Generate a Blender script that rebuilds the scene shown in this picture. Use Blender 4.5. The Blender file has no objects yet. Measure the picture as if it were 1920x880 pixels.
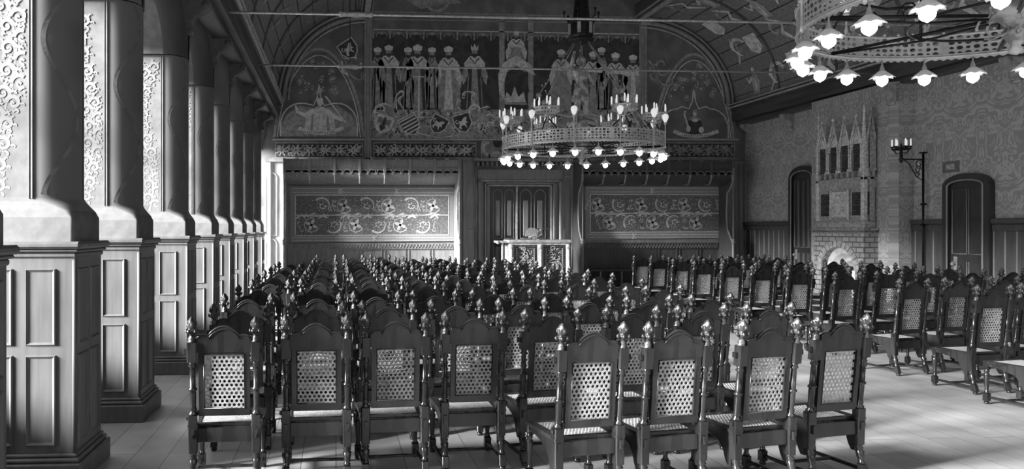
import bpy, bmesh, math, random
from math import sin, cos, pi, radians, sqrt, atan2, tan
from mathutils import Vector, Matrix
random.seed(7)
S = bpy.context.scene
C = S.collection

# ------------------------------------------------------------------ camera, light, exposure
F = 1400.0; PSI = radians(3.8); PXC = 723.0; HOR = 428.0; H = 1.9
cs, sn = cos(PSI), sin(PSI)
cam = bpy.data.cameras.new('camera'); camo = bpy.data.objects.new('camera', cam); C.objects.link(camo)
camo.location = (0, 0, H); camo.rotation_euler = (pi/2, 0, -PSI)
cam.sensor_width = 36; cam.sensor_fit = 'HORIZONTAL'; cam.lens = 36*F/1920
cam.shift_x = (960-PXC)/1920; cam.shift_y = -(440-HOR)/1920
cam.clip_start = .05; cam.clip_end = 200
S.camera = camo
S.view_settings.view_transform = 'Standard'; S.view_settings.look = 'None'
S.view_settings.exposure = 0.85; S.view_settings.gamma = 1.0; S.view_settings.use_curve_mapping = False
w = bpy.data.worlds.new('sky'); S.world = w; w.use_nodes = True
w.node_tree.nodes['Background'].inputs[0].default_value = (.8, .8, .8, 1)
w.node_tree.nodes['Background'].inputs[1].default_value = 1.0

XL, XR, YD, YB = -1.93, 12.17, 21.5, -3.5          # left pier face, right wall, far wall, wall behind the camera
XW = -3.15                                          # window wall beyond the piers
WIN_P = 16.0
BACK_P = 42.0
BULB_E = 4.0
SUN_E = 30.0

def rwY(px, X):
    t = (px-PXC)/F
    return X*(cs - t*sn)/(sn + t*cs)
def zat(py, X, Y): return H - (py-HOR)*(Y*cs + X*sn)/F
def rw(px, py, X=XR):                               # point on a plane of constant X
    Y = rwY(px, X); return (X, Y, zat(py, X, Y))
def fwX(px, Y):
    t = (px-PXC)/F
    return Y*(sn + t*cs)/(cs - t*sn)
def fw(px, py, off=0.0):                            # point on a plane parallel to the far wall
    Y = YD-off; X = fwX(px, Y); return (X, Y, zat(py, X, Y))
def deep(px, Z):                                    # floor position from column and depth
    xc = (px-PXC)*Z/F
    return (xc*cs + Z*sn, Z*cs - xc*sn)

PIERY = [rwY(x, XL) for x in (140, 261, 351, 400, 431, 457, 476, 491)]
PIERY = [-.2, 1.85, 3.9] + PIERY
PD = .62
def area(name, loc, rot, sx, sy, power):
    l = bpy.data.lights.new(name, 'AREA'); l.shape = 'RECTANGLE'; l.size = sx; l.size_y = sy; l.energy = power
    o = bpy.data.objects.new(name, l); C.objects.link(o); o.location = loc; o.rotation_euler = rot
    return o
for i, y in enumerate(PIERY):                       # daylight behind every arcade window
    y0 = PIERY[i-1]+PD if i else y-1.4
    k = 1.0
    area('window_daylight', (XW-.25, (y0+y)/2, 2.75), (0, radians(-90), 0), 3.0, max(.6, y-y0-.1), WIN_P*k*(y-y0)/1.4)
area('window_daylight', (XW-.25, 20.9, 2.75), (0, radians(-90), 0), 3.0, 1.0, WIN_P*.8)
sl = bpy.data.lights.new('bright_sky', 'SUN'); sl.energy = SUN_E; sl.angle = radians(18)
so = bpy.data.objects.new('bright_sky', sl); C.objects.link(so)
so.rotation_euler = Vector((.88, .29, -.29)).to_track_quat('-Z', 'Y').to_euler()
for x in (.8, 4.2, 7.6, 10.6):                      # soft fill, added as unseen windows behind the camera
    area('window_daylight', (x, YB-.15, 3.6), (radians(90), 0, 0), 1.5, 2.6, BACK_P)

# ------------------------------------------------------------------ materials
def mat(name, a=.1, rough=.6, b=None, kind='noise', scale=6.0, lo=.45, hi=.55, bump=0.0, spec=.5, metal=0.0, stretch=(1,1,1), rnd=0.0, emit=0.0):
    m = bpy.data.materials.new(name); m.use_nodes = True
    nt = m.node_tree; N = nt.nodes; L = nt.links
    p = N['Principled BSDF']
    p.inputs['Roughness'].default_value = rough; p.inputs['Metallic'].default_value = metal
    p.inputs['Specular IOR Level'].default_value = spec
    p.inputs['Base Color'].default_value = (a, a, a, 1)
    if emit:
        p.inputs['Emission Color'].default_value = (1, 1, 1, 1); p.inputs['Emission Strength'].default_value = emit
    if b is None: b = a*.75
    tc = N.new('ShaderNodeTexCoord'); mp = N.new('ShaderNodeMapping'); mp.inputs['Scale'].default_value = stretch
    L.new(tc.outputs['Object'], mp.inputs['Vector'])
    v = mp.outputs['Vector']; col = None
    ramp = N.new('ShaderNodeValToRGB')
    ramp.color_ramp.elements[0].position = lo; ramp.color_ramp.elements[1].position = hi
    ramp.color_ramp.elements[0].color = (a, a, a, 1); ramp.color_ramp.elements[1].color = (b, b, b, 1)
    if kind == 'noise':
        n = N.new('ShaderNodeTexNoise'); n.inputs['Scale'].default_value = scale; n.inputs['Detail'].default_value = 5
        L.new(v, n.inputs['Vector']); fac = n.outputs['Fac']
    elif kind == 'damask':                          # symmetric stylised repeat: mirrored coordinates feed a soft voronoi and noise
        sp = N.new('ShaderNodeSeparateXYZ'); L.new(v, sp.inputs[0])
        def pp(out, per):
            q = N.new('ShaderNodeMath'); q.operation = 'PINGPONG'; L.new(out, q.inputs[0]); q.inputs[1].default_value = per; return q.outputs[0]
        ad = N.new('ShaderNodeMath'); ad.operation = 'ADD'; L.new(sp.outputs[0], ad.inputs[0]); L.new(sp.outputs[1], ad.inputs[1])
        md = N.new('ShaderNodeMath'); md.operation = 'MODULO'; L.new(sp.outputs[2], md.inputs[0]); md.inputs[1].default_value = 1.5
        cb = N.new('ShaderNodeCombineXYZ'); L.new(pp(ad.outputs[0], .5), cb.inputs[0]); L.new(md.outputs[0], cb.inputs[2])
        n = N.new('ShaderNodeTexNoise'); n.inputs['Scale'].default_value = scale; n.inputs['Detail'].default_value = 1.2; n.inputs['Distortion'].default_value = 2.2
        L.new(cb.outputs[0], n.inputs['Vector'])
        w2 = N.new('ShaderNodeMath'); w2.operation = 'PINGPONG'; L.new(n.outputs['Fac'], w2.inputs[0]); w2.inputs[1].default_value = .07
        m2 = N.new('ShaderNodeMath'); m2.operation = 'MULTIPLY'; L.new(w2.outputs[0], m2.inputs[0]); m2.inputs[1].default_value = 14.0
        fac = m2.outputs[0]
    elif kind == 'brick':
        bk = N.new('ShaderNodeTexBrick'); bk.inputs['Scale'].default_value = scale
        bk.inputs['Color1'].default_value = (a,a,a,1); bk.inputs['Color2'].default_value = (b,b,b,1); bk.inputs['Mortar'].default_value = (a*.25,)*3+(1,)
        bk.inputs['Mortar Size'].default_value = .03
        # use Y/Z (side) + X
        sp = N.new('ShaderNodeSeparateXYZ'); L.new(v, sp.inputs[0]); ad = N.new('ShaderNodeMath'); ad.operation='ADD'
        L.new(sp.outputs[0], ad.inputs[0]); L.new(sp.outputs[1], ad.inputs[1])
        cb = N.new('ShaderNodeCombineXYZ'); L.new(ad.outputs[0], cb.inputs[0]); L.new(sp.outputs[2], cb.inputs[1])
        L.new(cb.outputs[0], bk.inputs['Vector']); col = bk.outputs['Color']; fac = bk.outputs['Fac']
    elif kind == 'floor':
        bk = N.new('ShaderNodeTexBrick'); bk.inputs['Scale'].default_value = 1.0
        bk.inputs['Color1'].default_value = (a,a,a,1); bk.inputs['Color2'].default_value = (b,b,b,1); bk.inputs['Mortar'].default_value = (a*.3,)*3+(1,)
        bk.inputs['Mortar Size'].default_value = .004; bk.inputs['Brick Width'].default_value = 3.2; bk.inputs['Row Height'].default_value = .28
        rt = N.new('ShaderNodeMapping'); rt.inputs['Rotation'].default_value = (0, 0, radians(90)); L.new(v, rt.inputs['Vector'])
        L.new(rt.outputs[0], bk.inputs['Vector'])
        n = N.new('ShaderNodeTexNoise'); n.inputs['Scale'].default_value = 3; n.inputs['Detail'].default_value = 8; L.new(v, n.inputs['Vector'])
        mx = N.new('ShaderNodeMix'); mx.data_type = 'RGBA'; mx.blend_type = 'MULTIPLY'; mx.inputs[0].default_value = .55
        L.new(bk.outputs['Color'], mx.inputs[6]); L.new(n.outputs['Fac'], mx.inputs[7]); col = mx.outputs[2]; fac = n.outputs['Fac']
    elif kind == 'wave':
        n = N.new('ShaderNodeTexWave'); n.inputs['Scale'].default_value = scale; n.inputs['Distortion'].default_value = 5; n.inputs['Detail'].default_value = 2
        L.new(v, n.inputs['Vector']); fac = n.outputs['Fac']
    if col is None:
        L.new(fac, ramp.inputs[0]); col = ramp.outputs[0]
    if rnd:
        oi = N.new('ShaderNodeObjectInfo'); mr = N.new('ShaderNodeMapRange'); mr.inputs[3].default_value = 1-rnd; mr.inputs[4].default_value = 1+rnd
        L.new(oi.outputs['Random'], mr.inputs[0])
        mm = N.new('ShaderNodeVectorMath'); mm.operation = 'SCALE'; L.new(col, mm.inputs[0]); L.new(mr.outputs[0], mm.inputs['Scale']); col = mm.outputs[0]
    L.new(col, p.inputs['Base Color'])
    if bump:
        bp = N.new('ShaderNodeBump'); bp.inputs['Strength'].default_value = bump; bp.inputs['Distance'].default_value = .01
        L.new(fac, bp.inputs['Height']); L.new(bp.outputs[0], p.inputs['Normal'])
    return m
M = {}
M['chair'] = mat('dark_walnut', .020, .24, .011, scale=14, stretch=(1,1,.15), rnd=.35, spec=.55)
M['cane'] = mat('woven_cane', .46, .45, .34, scale=40)
M['floor'] = mat('floor_boards', .62, .4, .5, kind='floor')
M['pierwood'] = mat('panel_oak', .12, .42, .075, scale=5, stretch=(3,3,.4), lo=.3, hi=.7)
M['plaster'] = mat('painted_plaster', .130, .75, .09, scale=9, lo=.35, hi=.65, bump=.2)
M['scroll'] = mat('scroll_paint', .175, .75, .15, scale=8)
M['shaft'] = mat('shaft_paint', .13, .55, .045, kind='wave', scale=.7, lo=.3, hi=.7, stretch=(.3,.3,1), bump=.1)  # wavy paint, darkened to stand for shade on the rounded room side
M['beam'] = mat('beam_wood', .09, .5, .06, scale=6, stretch=(1,.1,1))
M['gilt'] = mat('pale_moulding', .48, .4, .34, scale=9)
M['vault'] = mat('vault_boards', .32, .5, .16, kind='damask', scale=4, lo=.3, hi=.6, stretch=(1.6,1.6,1.6))
M['vaultlight'] = mat('vault_painting_pale', .85, .6, .6, scale=7)
M['vaultmid'] = mat('vault_painting_mid', .5, .6, .34, scale=7)
M['damask'] = mat('damask_wall', .34, .8, .52, kind='damask', scale=1.9, lo=.3, hi=.8, bump=.0)
M['mural0'] = mat('mural_ground', .24, .8, .15, scale=3, lo=.35, hi=.65)
M['mural1'] = mat('mural_dark', .09, .8, .06, scale=5)
M['mural2'] = mat('mural_mid', .46, .8, .30, scale=9, lo=.4, hi=.6)
M['mural3'] = mat('mural_pale', .86, .8, .6, scale=12, lo=.4, hi=.6)
M['mural4'] = mat('mural_white', .92, .8, .75, scale=12, lo=.4, hi=.6)
M['floral'] = mat('floral_border', .03, .8, .34, kind='damask', scale=7, lo=.55, hi=.75, stretch=(2.2,2.2,2.2))
M['farwood'] = mat('far_panel_oak', .34, .4, .22, scale=5, stretch=(3,3,.4), lo=.3, hi=.7)
M['farwood2'] = mat('far_dark_oak', .10, .4, .065, scale=5, stretch=(3,3,.4), lo=.3, hi=.7)
M['tap0'] = mat('tapestry_ground', .25, .9, .17, scale=18)
M['tap1'] = mat('tapestry_border', .42, .9, .28, kind='damask', scale=9, stretch=(3,3,3), lo=.3, hi=.7)
M['tap2'] = mat('tapestry_thread', .85, .9, .65, scale=20)
M['wains'] = mat('wainscot_oak', .11, .45, .07, scale=5, stretch=(3,3,.4), lo=.3, hi=.7)
M['door'] = mat('door_oak', .06, .4, .035, scale=5, stretch=(3,3,.4), lo=.3, hi=.7)
M['brick'] = mat('glazed_brick', .42, .4, .3, kind='brick', scale=2.2, bump=.4)
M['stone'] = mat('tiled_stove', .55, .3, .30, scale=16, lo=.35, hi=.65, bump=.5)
M['stonedk'] = mat('tile_recess', .045, .35, .14, kind='brick', scale=4)  # dark tone, also used as painted shade in the chimneypiece niches
M['white'] = mat('white_plaster', .75, .7, .6, scale=5)
M['black'] = mat('soot', .01, .9)  # flat near-black for the stove door
M['tile'] = mat('glazed_tile', .85, .25, .6, scale=20)  # paler than the stove tile: window light painted into the front carving
M['vine'] = mat('vine_paint', .15, .6, .10, scale=8)
M['dullchair'] = mat('carved_finial_wood', .042, .36, .018, scale=60, stretch=(1,1,1), lo=.4, hi=.6, rnd=.3, bump=.3)
M['eagle'] = mat('carved_gilt_eagle', .40, .4, .2, scale=45, lo=.4, hi=.6, bump=.6)
M['iron'] = mat('wrought_iron', .03, .4, .02, metal=.6, scale=20)
M['brass'] = mat('chandelier_gilt', .80, .4, .6, metal=.55, scale=20, lo=.3, hi=.7)
M['rod'] = mat('iron_rod', .55, .35, .4, metal=.3, scale=20)
M['candle'] = mat('candle_wax', .85, .5, .8, emit=.3)
M['bulb'] = mat('lit_bulb', .9, .2, emit=BULB_E)
M['shade'] = mat('milk_glass_shade', .7, .25, .6, emit=.06)
M['statue'] = mat('carved_figure', .6, .35, .2, scale=9, lo=.4, hi=.6)
M['frame'] = mat('window_frame', .3, .6)
g = bpy.data.materials.new('window_glass'); g.use_nodes = True; nt = g.node_tree
for n in list(nt.nodes):
    if n.type == 'BSDF_PRINCIPLED': nt.nodes.remove(n)
tr = nt.nodes.new('ShaderNodeBsdfTransparent'); gl = nt.nodes.new('ShaderNodeBsdfGlossy'); gl.inputs['Roughness'].default_value = .1
mx = nt.nodes.new('ShaderNodeMixShader'); mx.inputs[0].default_value = .08
nt.links.new(tr.outputs[0], mx.inputs[1]); nt.links.new(gl.outputs[0], mx.inputs[2])
nt.links.new(mx.outputs[0], [n for n in nt.nodes if n.type == 'OUTPUT_MATERIAL'][0].inputs[0])
M['glass'] = g

# ------------------------------------------------------------------ mesh collector
class MB:
    def __init__(s): s.v = []; s.f = []; s.mi = []; s.sm = []
    def add(s, vs, fs, mi=0, sm=False, xf=None):
        b = len(s.v)
        s.v += [tuple(xf(Vector(p))) if xf else tuple(p) for p in vs]
        for f in fs: s.f.append([b+i for i in f]); s.mi.append(mi); s.sm.append(sm)
    def box(s, x0, x1, y0, y1, z0, z1, mi=0, bev=0.0, xf=None):
        if x0 > x1: x0, x1 = x1, x0
        if y0 > y1: y0, y1 = y1, y0
        if z0 > z1: z0, z1 = z1, z0
        if bev <= 0:
            v = [(x0,y0,z0),(x1,y0,z0),(x1,y1,z0),(x0,y1,z0),(x0,y0,z1),(x1,y0,z1),(x1,y1,z1),(x0,y1,z1)]
            s.add(v, [(0,3,2,1),(4,5,6,7),(0,1,5,4),(1,2,6,5),(2,3,7,6),(3,0,4,7)], mi, xf=xf); return
        b = min(bev, (x1-x0)*.45, (y1-y0)*.45, (z1-z0)*.45)
        v = []
        for z, q in ((z0, b), (z0+b, 0), (z1-b, 0), (z1, b)):
            c = b
            v += [(x0+q+(c if not q else 0), y0+q, z), (x1-q-(c if not q else 0), y0+q, z), (x1-q, y0+q+(c if not q else 0), z), (x1-q, y1-q-(c if not q else 0), z),
                  (x1-q-(c if not q else 0), y1-q, z), (x0+q+(c if not q else 0), y1-q, z), (x0+q, y1-q-(c if not q else 0), z), (x0+q, y0+q+(c if not q else 0), z)]
        f = []
        for r in range(3):
            for i in range(8):
                j = (i+1) % 8; f.append((r*8+i, r*8+j, r*8+8+j, r*8+8+i))
        f.append(tuple(range(7, -1, -1))); f.append(tuple(range(24, 32)))
        s.add(v, f, mi, xf=xf)
    def lathe(s, prof, seg=12, cen=None, mi=0, mod=None, sm=True, xf=None, caps=True):
        v = []; f = []
        for z, r in prof:
            cx, cy = cen(z) if cen else (0, 0)
            for i in range(seg):
                a = 2*pi*i/seg; rr = r*(mod(a, z) if mod else 1)
                v.append((cx+rr*cos(a), cy+rr*sin(a), z))
        n = len(prof)
        for k in range(n-1):
            for i in range(seg):
                j = (i+1) % seg; f.append((k*seg+i, k*seg+j, (k+1)*seg+j, (k+1)*seg+i))
        if caps: f.append(tuple(range(seg-1, -1, -1))); f.append(tuple(range((n-1)*seg, n*seg)))
        s.add(v, f, mi, sm, xf)
    def tube(s, pts, r, seg=8, mi=0, closed=False, sm=True, xf=None):
        P = [Vector(p) for p in pts]; n = len(P); R = r if isinstance(r, (list, tuple)) else [r]*n
        v = []; f = []; up = Vector((0, 0, 1)); prev = None
        for i, p in enumerate(P):
            if closed: t = (P[(i+1) % n]-P[i-1]).normalized()
            else: t = (P[min(i+1, n-1)]-P[max(i-1, 0)]).normalized()
            if prev is None:
                a = t.cross(up)
                if a.length < 1e-3: a = t.cross(Vector((1, 0, 0)))
            else: a = prev - t*prev.dot(t)
            if a.length < 1e-5: a = t.cross(Vector((1,0,0)))
            a.normalize(); b = t.cross(a); prev = a
            for k in range(seg):
                q = 2*pi*k/seg; v.append(tuple(p + (a*cos(q)+b*sin(q))*R[i]))
        m = n if closed else n-1
        for i in range(m):
            for k in range(seg):
                j = (k+1) % seg; i2 = (i+1) % n
                f.append((i*seg+k, i*seg+j, i2*seg+j, i2*seg+k))
        if not closed: f.append(tuple(range(seg-1, -1, -1))); f.append(tuple(range((n-1)*seg, n*seg)))
        s.add(v, f, mi, sm, xf)
    def prism(s, poly, ext, mi=0, xf=None):         # poly: list of 3D points, ext: extrusion vector
        n = len(poly); e = Vector(ext)
        v = [tuple(p) for p in poly] + [tuple(Vector(p)+e) for p in poly]
        f = [tuple(range(n-1, -1, -1)), tuple(range(n, 2*n))] + [(i, (i+1) % n, n+(i+1) % n, n+i) for i in range(n)]
        s.add(v, f, mi, xf=xf)
    def face(s, pts, mi=0): s.add(pts, [tuple(range(len(pts)))], mi)
    def ball(s, c, r, seg=12, rings=8, mi=0, sc=(1,1,1), xf=None):
        v = []; f = []
        for k in range(rings+1):
            t = pi*k/rings
            for i in range(seg):
                a = 2*pi*i/seg; v.append((c[0]+r*sc[0]*sin(t)*cos(a), c[1]+r*sc[1]*sin(t)*sin(a), c[2]-r*sc[2]*cos(t)))
        for k in range(rings):
            for i in range(seg):
                j = (i+1) % seg; f.append((k*seg+i, k*seg+j, (k+1)*seg+j, (k+1)*seg+i))
        s.add(v, f, mi, True, xf)
    def build(s, name, mats, parent=None, loc=(0,0,0)):
        if not isinstance(mats, (list, tuple)): mats = [mats]
        me = bpy.data.meshes.new(name); me.from_pydata(s.v, [], s.f)
        for m in mats: me.materials.append(M[m] if isinstance(m, str) else m)
        me.polygons.foreach_set('material_index', s.mi); me.polygons.foreach_set('use_smooth', s.sm)
        bm = bmesh.new(); bm.from_mesh(me); bmesh.ops.remove_doubles(bm, verts=bm.verts, dist=1e-6)
        bmesh.ops.recalc_face_normals(bm, faces=bm.faces); bm.to_mesh(me); bm.free()
        me.update()
        o = bpy.data.objects.new(name, me); C.objects.link(o); o.location = loc
        if parent: o.parent = parent
        return o
def tag(o, label=None, cat=None, group=None, kind=None):
    if label: o['label'] = label
    if cat: o['category'] = cat
    if group: o['group'] = group
    if kind: o['kind'] = kind
    return o
def struct(o): o['kind'] = 'structure'; return o
def thing(name, label, cat, loc=(0,0,0), rz=0, group=None):
    o = bpy.data.objects.new(name, None); C.objects.link(o); o.location = loc; o.rotation_euler = (0,0,rz)
    o.empty_display_size = .1
    return tag(o, label, cat, group)
def kids(o): return CH.get(o.name, [])
CH = {}
def index_children():
    CH.clear()
    for o in bpy.data.objects:
        if o.parent: CH.setdefault(o.parent.name, []).append(o)
def copy_tree(o, parent=None):
    c = o.copy(); C.objects.link(c)
    if parent: c.parent = parent
    for k in kids(o): copy_tree(k, c)
    return c
ORD = ['first','second','third','fourth','fifth','sixth','seventh','eighth','ninth','tenth','eleventh','twelfth','thirteenth','fourteenth','fifteenth']
def ribbon2(cx, cy, r0, r1, a0, a1, w0, w1, n=20):  # spiral ribbon in 2-D: list of quads
    L = []; q = []
    for i in range(n+1):
        t = i/n; a = a0+(a1-a0)*t; r = r0+(r1-r0)*t; w_ = w0+(w1-w0)*t
        q.append(((cx+(r-w_)*cos(a), cy+(r-w_)*sin(a)), (cx+(r+w_)*cos(a), cy+(r+w_)*sin(a))))
    for i in range(n): L.append((q[i][0], q[i][1], q[i+1][1], q[i+1][0]))
    return L
def stroke2(pts, w_):
    L = []; q = []
    n = len(pts); W = w_ if isinstance(w_, (list, tuple)) else [w_]*n
    for i in range(n):
        a = pts[max(i-1, 0)]; b = pts[min(i+1, n-1)]; dx, dy = b[0]-a[0], b[1]-a[1]; l = math.hypot(dx, dy) or 1
        nx, ny = -dy/l*W[i], dx/l*W[i]
        q.append(((pts[i][0]+nx, pts[i][1]+ny), (pts[i][0]-nx, pts[i][1]-ny)))
    for i in range(n-1): L.append((q[i][0], q[i][1], q[i+1][1], q[i+1][0]))
    return L
def disc2(cx, cy, rx, ry=None, n=14):
    ry = ry or rx
    return [[(cx+rx*cos(2*pi*i/n), cy+ry*sin(2*pi*i/n)) for i in range(n)]]

# ================================================================== THE ROOM SHELL
b = MB(); b.box(XW-.6, XR+.3, YB-.3, YD+.3, -.2, 0); struct(b.build('floor', 'floor'))
b = MB(); b.box(XW-.6, XR+.3, YD, YD+.25, 0, 9.8); struct(b.build('wall_back', 'mural0'))
b = MB(); b.box(XR, XR+.25, YB-.3, YD, 0, 6.0); struct(b.build('wall_right', 'damask'))
# wall behind the camera, with four openings added for the fill light
b = MB(); xs = [XW-.6, .05, 1.55, 3.45, 4.95, 6.85, 8.35, 9.85, 11.35, XR+.25]
b.box(xs[0], xs[-1], YB-.25, YB, 0, 2.3); b.box(xs[0], xs[-1], YB-.25, YB, 4.9, 9.8)
for i in range(0, len(xs), 2): b.box(xs[i], xs[i+1], YB-.25, YB, 2.3, 4.9)
struct(b.build('wall_front', 'plaster'))
def window(n, axis, c, half, z0, z1, plane):
    b = MB()
    def bx(u0, u1, za, zb, t=.03):
        if axis == 'x': b.box(u0, u1, plane-t, plane+t, za, zb)
        else: b.box(plane-t, plane+t, u0, u1, za, zb)
    bx(c-half, c-half+.05, z0, z1); bx(c+half-.05, c+half, z0, z1); bx(c-half, c+half, z0, z0+.05); bx(c-half, c+half, z1-.05, z1)
    bx(c-.02, c+.02, z0, z1); bx(c-half, c+half, z0+(z1-z0)*.62, z0+(z1-z0)*.62+.04)
    o = struct(b.build('window_%d' % n, 'frame'))
    b = MB()
    if axis == 'x': b.box(c-half+.05, c+half-.05, plane-.004, plane+.004, z0+.05, z1-.05)
    else: b.box(plane-.004, plane+.004, c-half+.05, c+half-.05, z0+.05, z1-.05)
    b.build('pane', 'glass', o)
wn = 1
for c in (.8, 4.2, 7.6, 10.6): window(wn, 'x', c, .75, 2.3, 4.9, YB-.1); wn += 1  # unseen windows, added to go with the fill lamps
# window wall beyond the arcade
b = MB()
b.box(XW-.2, XW, YB, YD, 0, .8); b.box(XW-.2, XW, YB, YD, 4.45, 5.0)
edges = [YB]
bays = []
for i, y in enumerate(PIERY):
    y0 = PIERY[i-1]+PD if i else y-1.5
    bays.append((y0, y))
bays.append((PIERY[-1]+PD, YD-.05))
prev = YB
for y0, y1 in bays:
    b.box(XW-.2, XW, prev, y0+.05, .8, 4.45); prev = y1-.05
b.box(XW-.2, XW, prev, YD, .8, 4.45)
struct(b.build('wall_left', 'plaster'))
for y0, y1 in bays:
    window(wn, 'y', (y0+y1)/2, (y1-y0)/2-.05, .8, 4.45, XW-.1); wn += 1
# spandrel wall above the piers: round-headed arches through its full thickness
ZS, RISE, ZT = 4.16, .62, 5.0
XI = XL-.045
b = MB()
for i, (y0, y1) in enumerate(bays):
    n = 16; c = (y0+y1)/2; hw = (y1-y0)/2
    arc = [(c-hw*cos(pi*k/n), ZS+RISE*sin(pi*k/n)) for k in range(n+1)]
    RR = .265; prof = [(XW, 0.0), (XI-RR, 0.0)] + [(XI-RR+RR*sin(pi/2*q/7), RR*(1-cos(pi/2*q/7))) for q in range(1, 8)]
    ROLL = XI-RR-.001
    def ap(k, X, d):
        a = pi*k/n; nx, nz = -cos(a)/hw, sin(a)/RISE; l = math.hypot(nx, nz)
        return (X, c-hw*cos(a)+nx/l*d, ZS+RISE*sin(a)+nz/l*d)
    for k in range(n):
        for (Xa_, da), (Xb_, db) in zip(prof, prof[1:]):
            b.add([ap(k, Xa_, da), ap(k+1, Xa_, da), ap(k+1, Xb_, db), ap(k, Xb_, db)], [(0,1,2,3)], 1 if Xa_ > ROLL else 0, sm=True)
        A, B_ = ap(k, XI, RR), ap(k+1, XI, RR)
        b.add([A, B_, (XI, B_[1], ZT), (XI, A[1], ZT)], [(0,1,2,3)])
b.box(XW-.1, XL, YB, YD, ZT, ZT+.02)
struct(b.build('wall_side', ['plaster', 'shaft']))

# ------------------------------------------------------------------ piers
def panel_grid(b, plane, axis, spans, rows, sgn, d=.018, mi=0):
    # raised stiles/rails: draw each panel as a bevelled frame moulding around a sunk field
    for u0, u1 in spans:
        for z0, z1 in rows:
            m = .016
            def q(u, z, k):
                return (u, plane + sgn*k, z) if axis == 'x' else (plane + sgn*k, u, z)
            outer = [(u0,z0),(u1,z0),(u1,z1),(u0,z1)]; mid = [(u0+m*.5,z0+m*.5),(u1-m*.5,z0+m*.5),(u1-m*.5,z1-m*.5),(u0+m*.5,z1-m*.5)]
            inn = [(u0+m*1.6,z0+m*1.6),(u1-m*1.6,z0+m*1.6),(u1-m*1.6,z1-m*1.6),(u0+m*1.6,z1-m*1.6)]
            A = [q(u, z, 0) for u, z in outer]; B_ = [q(u, z, d*.8) for u, z in mid]; Cc = [q(u, z, .002) for u, z in inn]
            b.add(A+B_+Cc, [(i, (i+1) % 4, 4+(i+1) % 4, 4+i) for i in range(4)] + [(4+i, 4+(i+1) % 4, 8+(i+1) % 4, 8+i) for i in range(4)] + [(8, 9, 10, 11)], mi)
def scroll_set(u0, u1, z0, z1, seed):
    rr = random.Random(seed); Q = []
    wd = u1-u0; cx = (u0+u1)/2; n = 90
    sx = lambda z: cx + wd*.26*sin((z-z0)*3.4+seed*1.3)
    Q += stroke2([(sx(z0+(z1-z0)*k/n), z0+.01+(z1-z0-.02)*k/n) for k in range(n+1)], [.011+.005*sin(k*.5) for k in range(n+1)])
    z = z0+.16; side = 1
    while z < z1-.1:
        R = wd*rr.uniform(.15, .21); x0 = sx(z); c = x0+side*R*.9
        a0 = pi if side > 0 else 0
        Q += ribbon2(c, z, R, R*.15, a0, a0+side*-1*pi*2.5, .017, .006, 30)
        Q += disc2(c, z, R*.17)
        for m in range(5):                           # acanthus leaves curling off the scroll
            a = a0-side*(m+.4)*1.0; ex, ez = c+R*cos(a), z+R*sin(a)
            Q += ribbon2(ex+R*.32*cos(a), ez+R*.32*sin(a), R*.34, R*.08, a+pi, a+pi-side*3.6, .011, .004, 10)
        Q += disc2(x0-side*wd*.22, z+R*.4, R*.15)
        for m in range(3): Q += ribbon2(x0-side*wd*(.10+.06*m), z+R*.3*m, R*.3, R*.05, m*2+z, m*2+z+4*side, .009, .004, 10)
        z += R*1.35; side = -side
    return [q for q in Q if all(u0 <= p[0] <= u1 and z0 <= p[1] <= z1 for p in q)]
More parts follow.
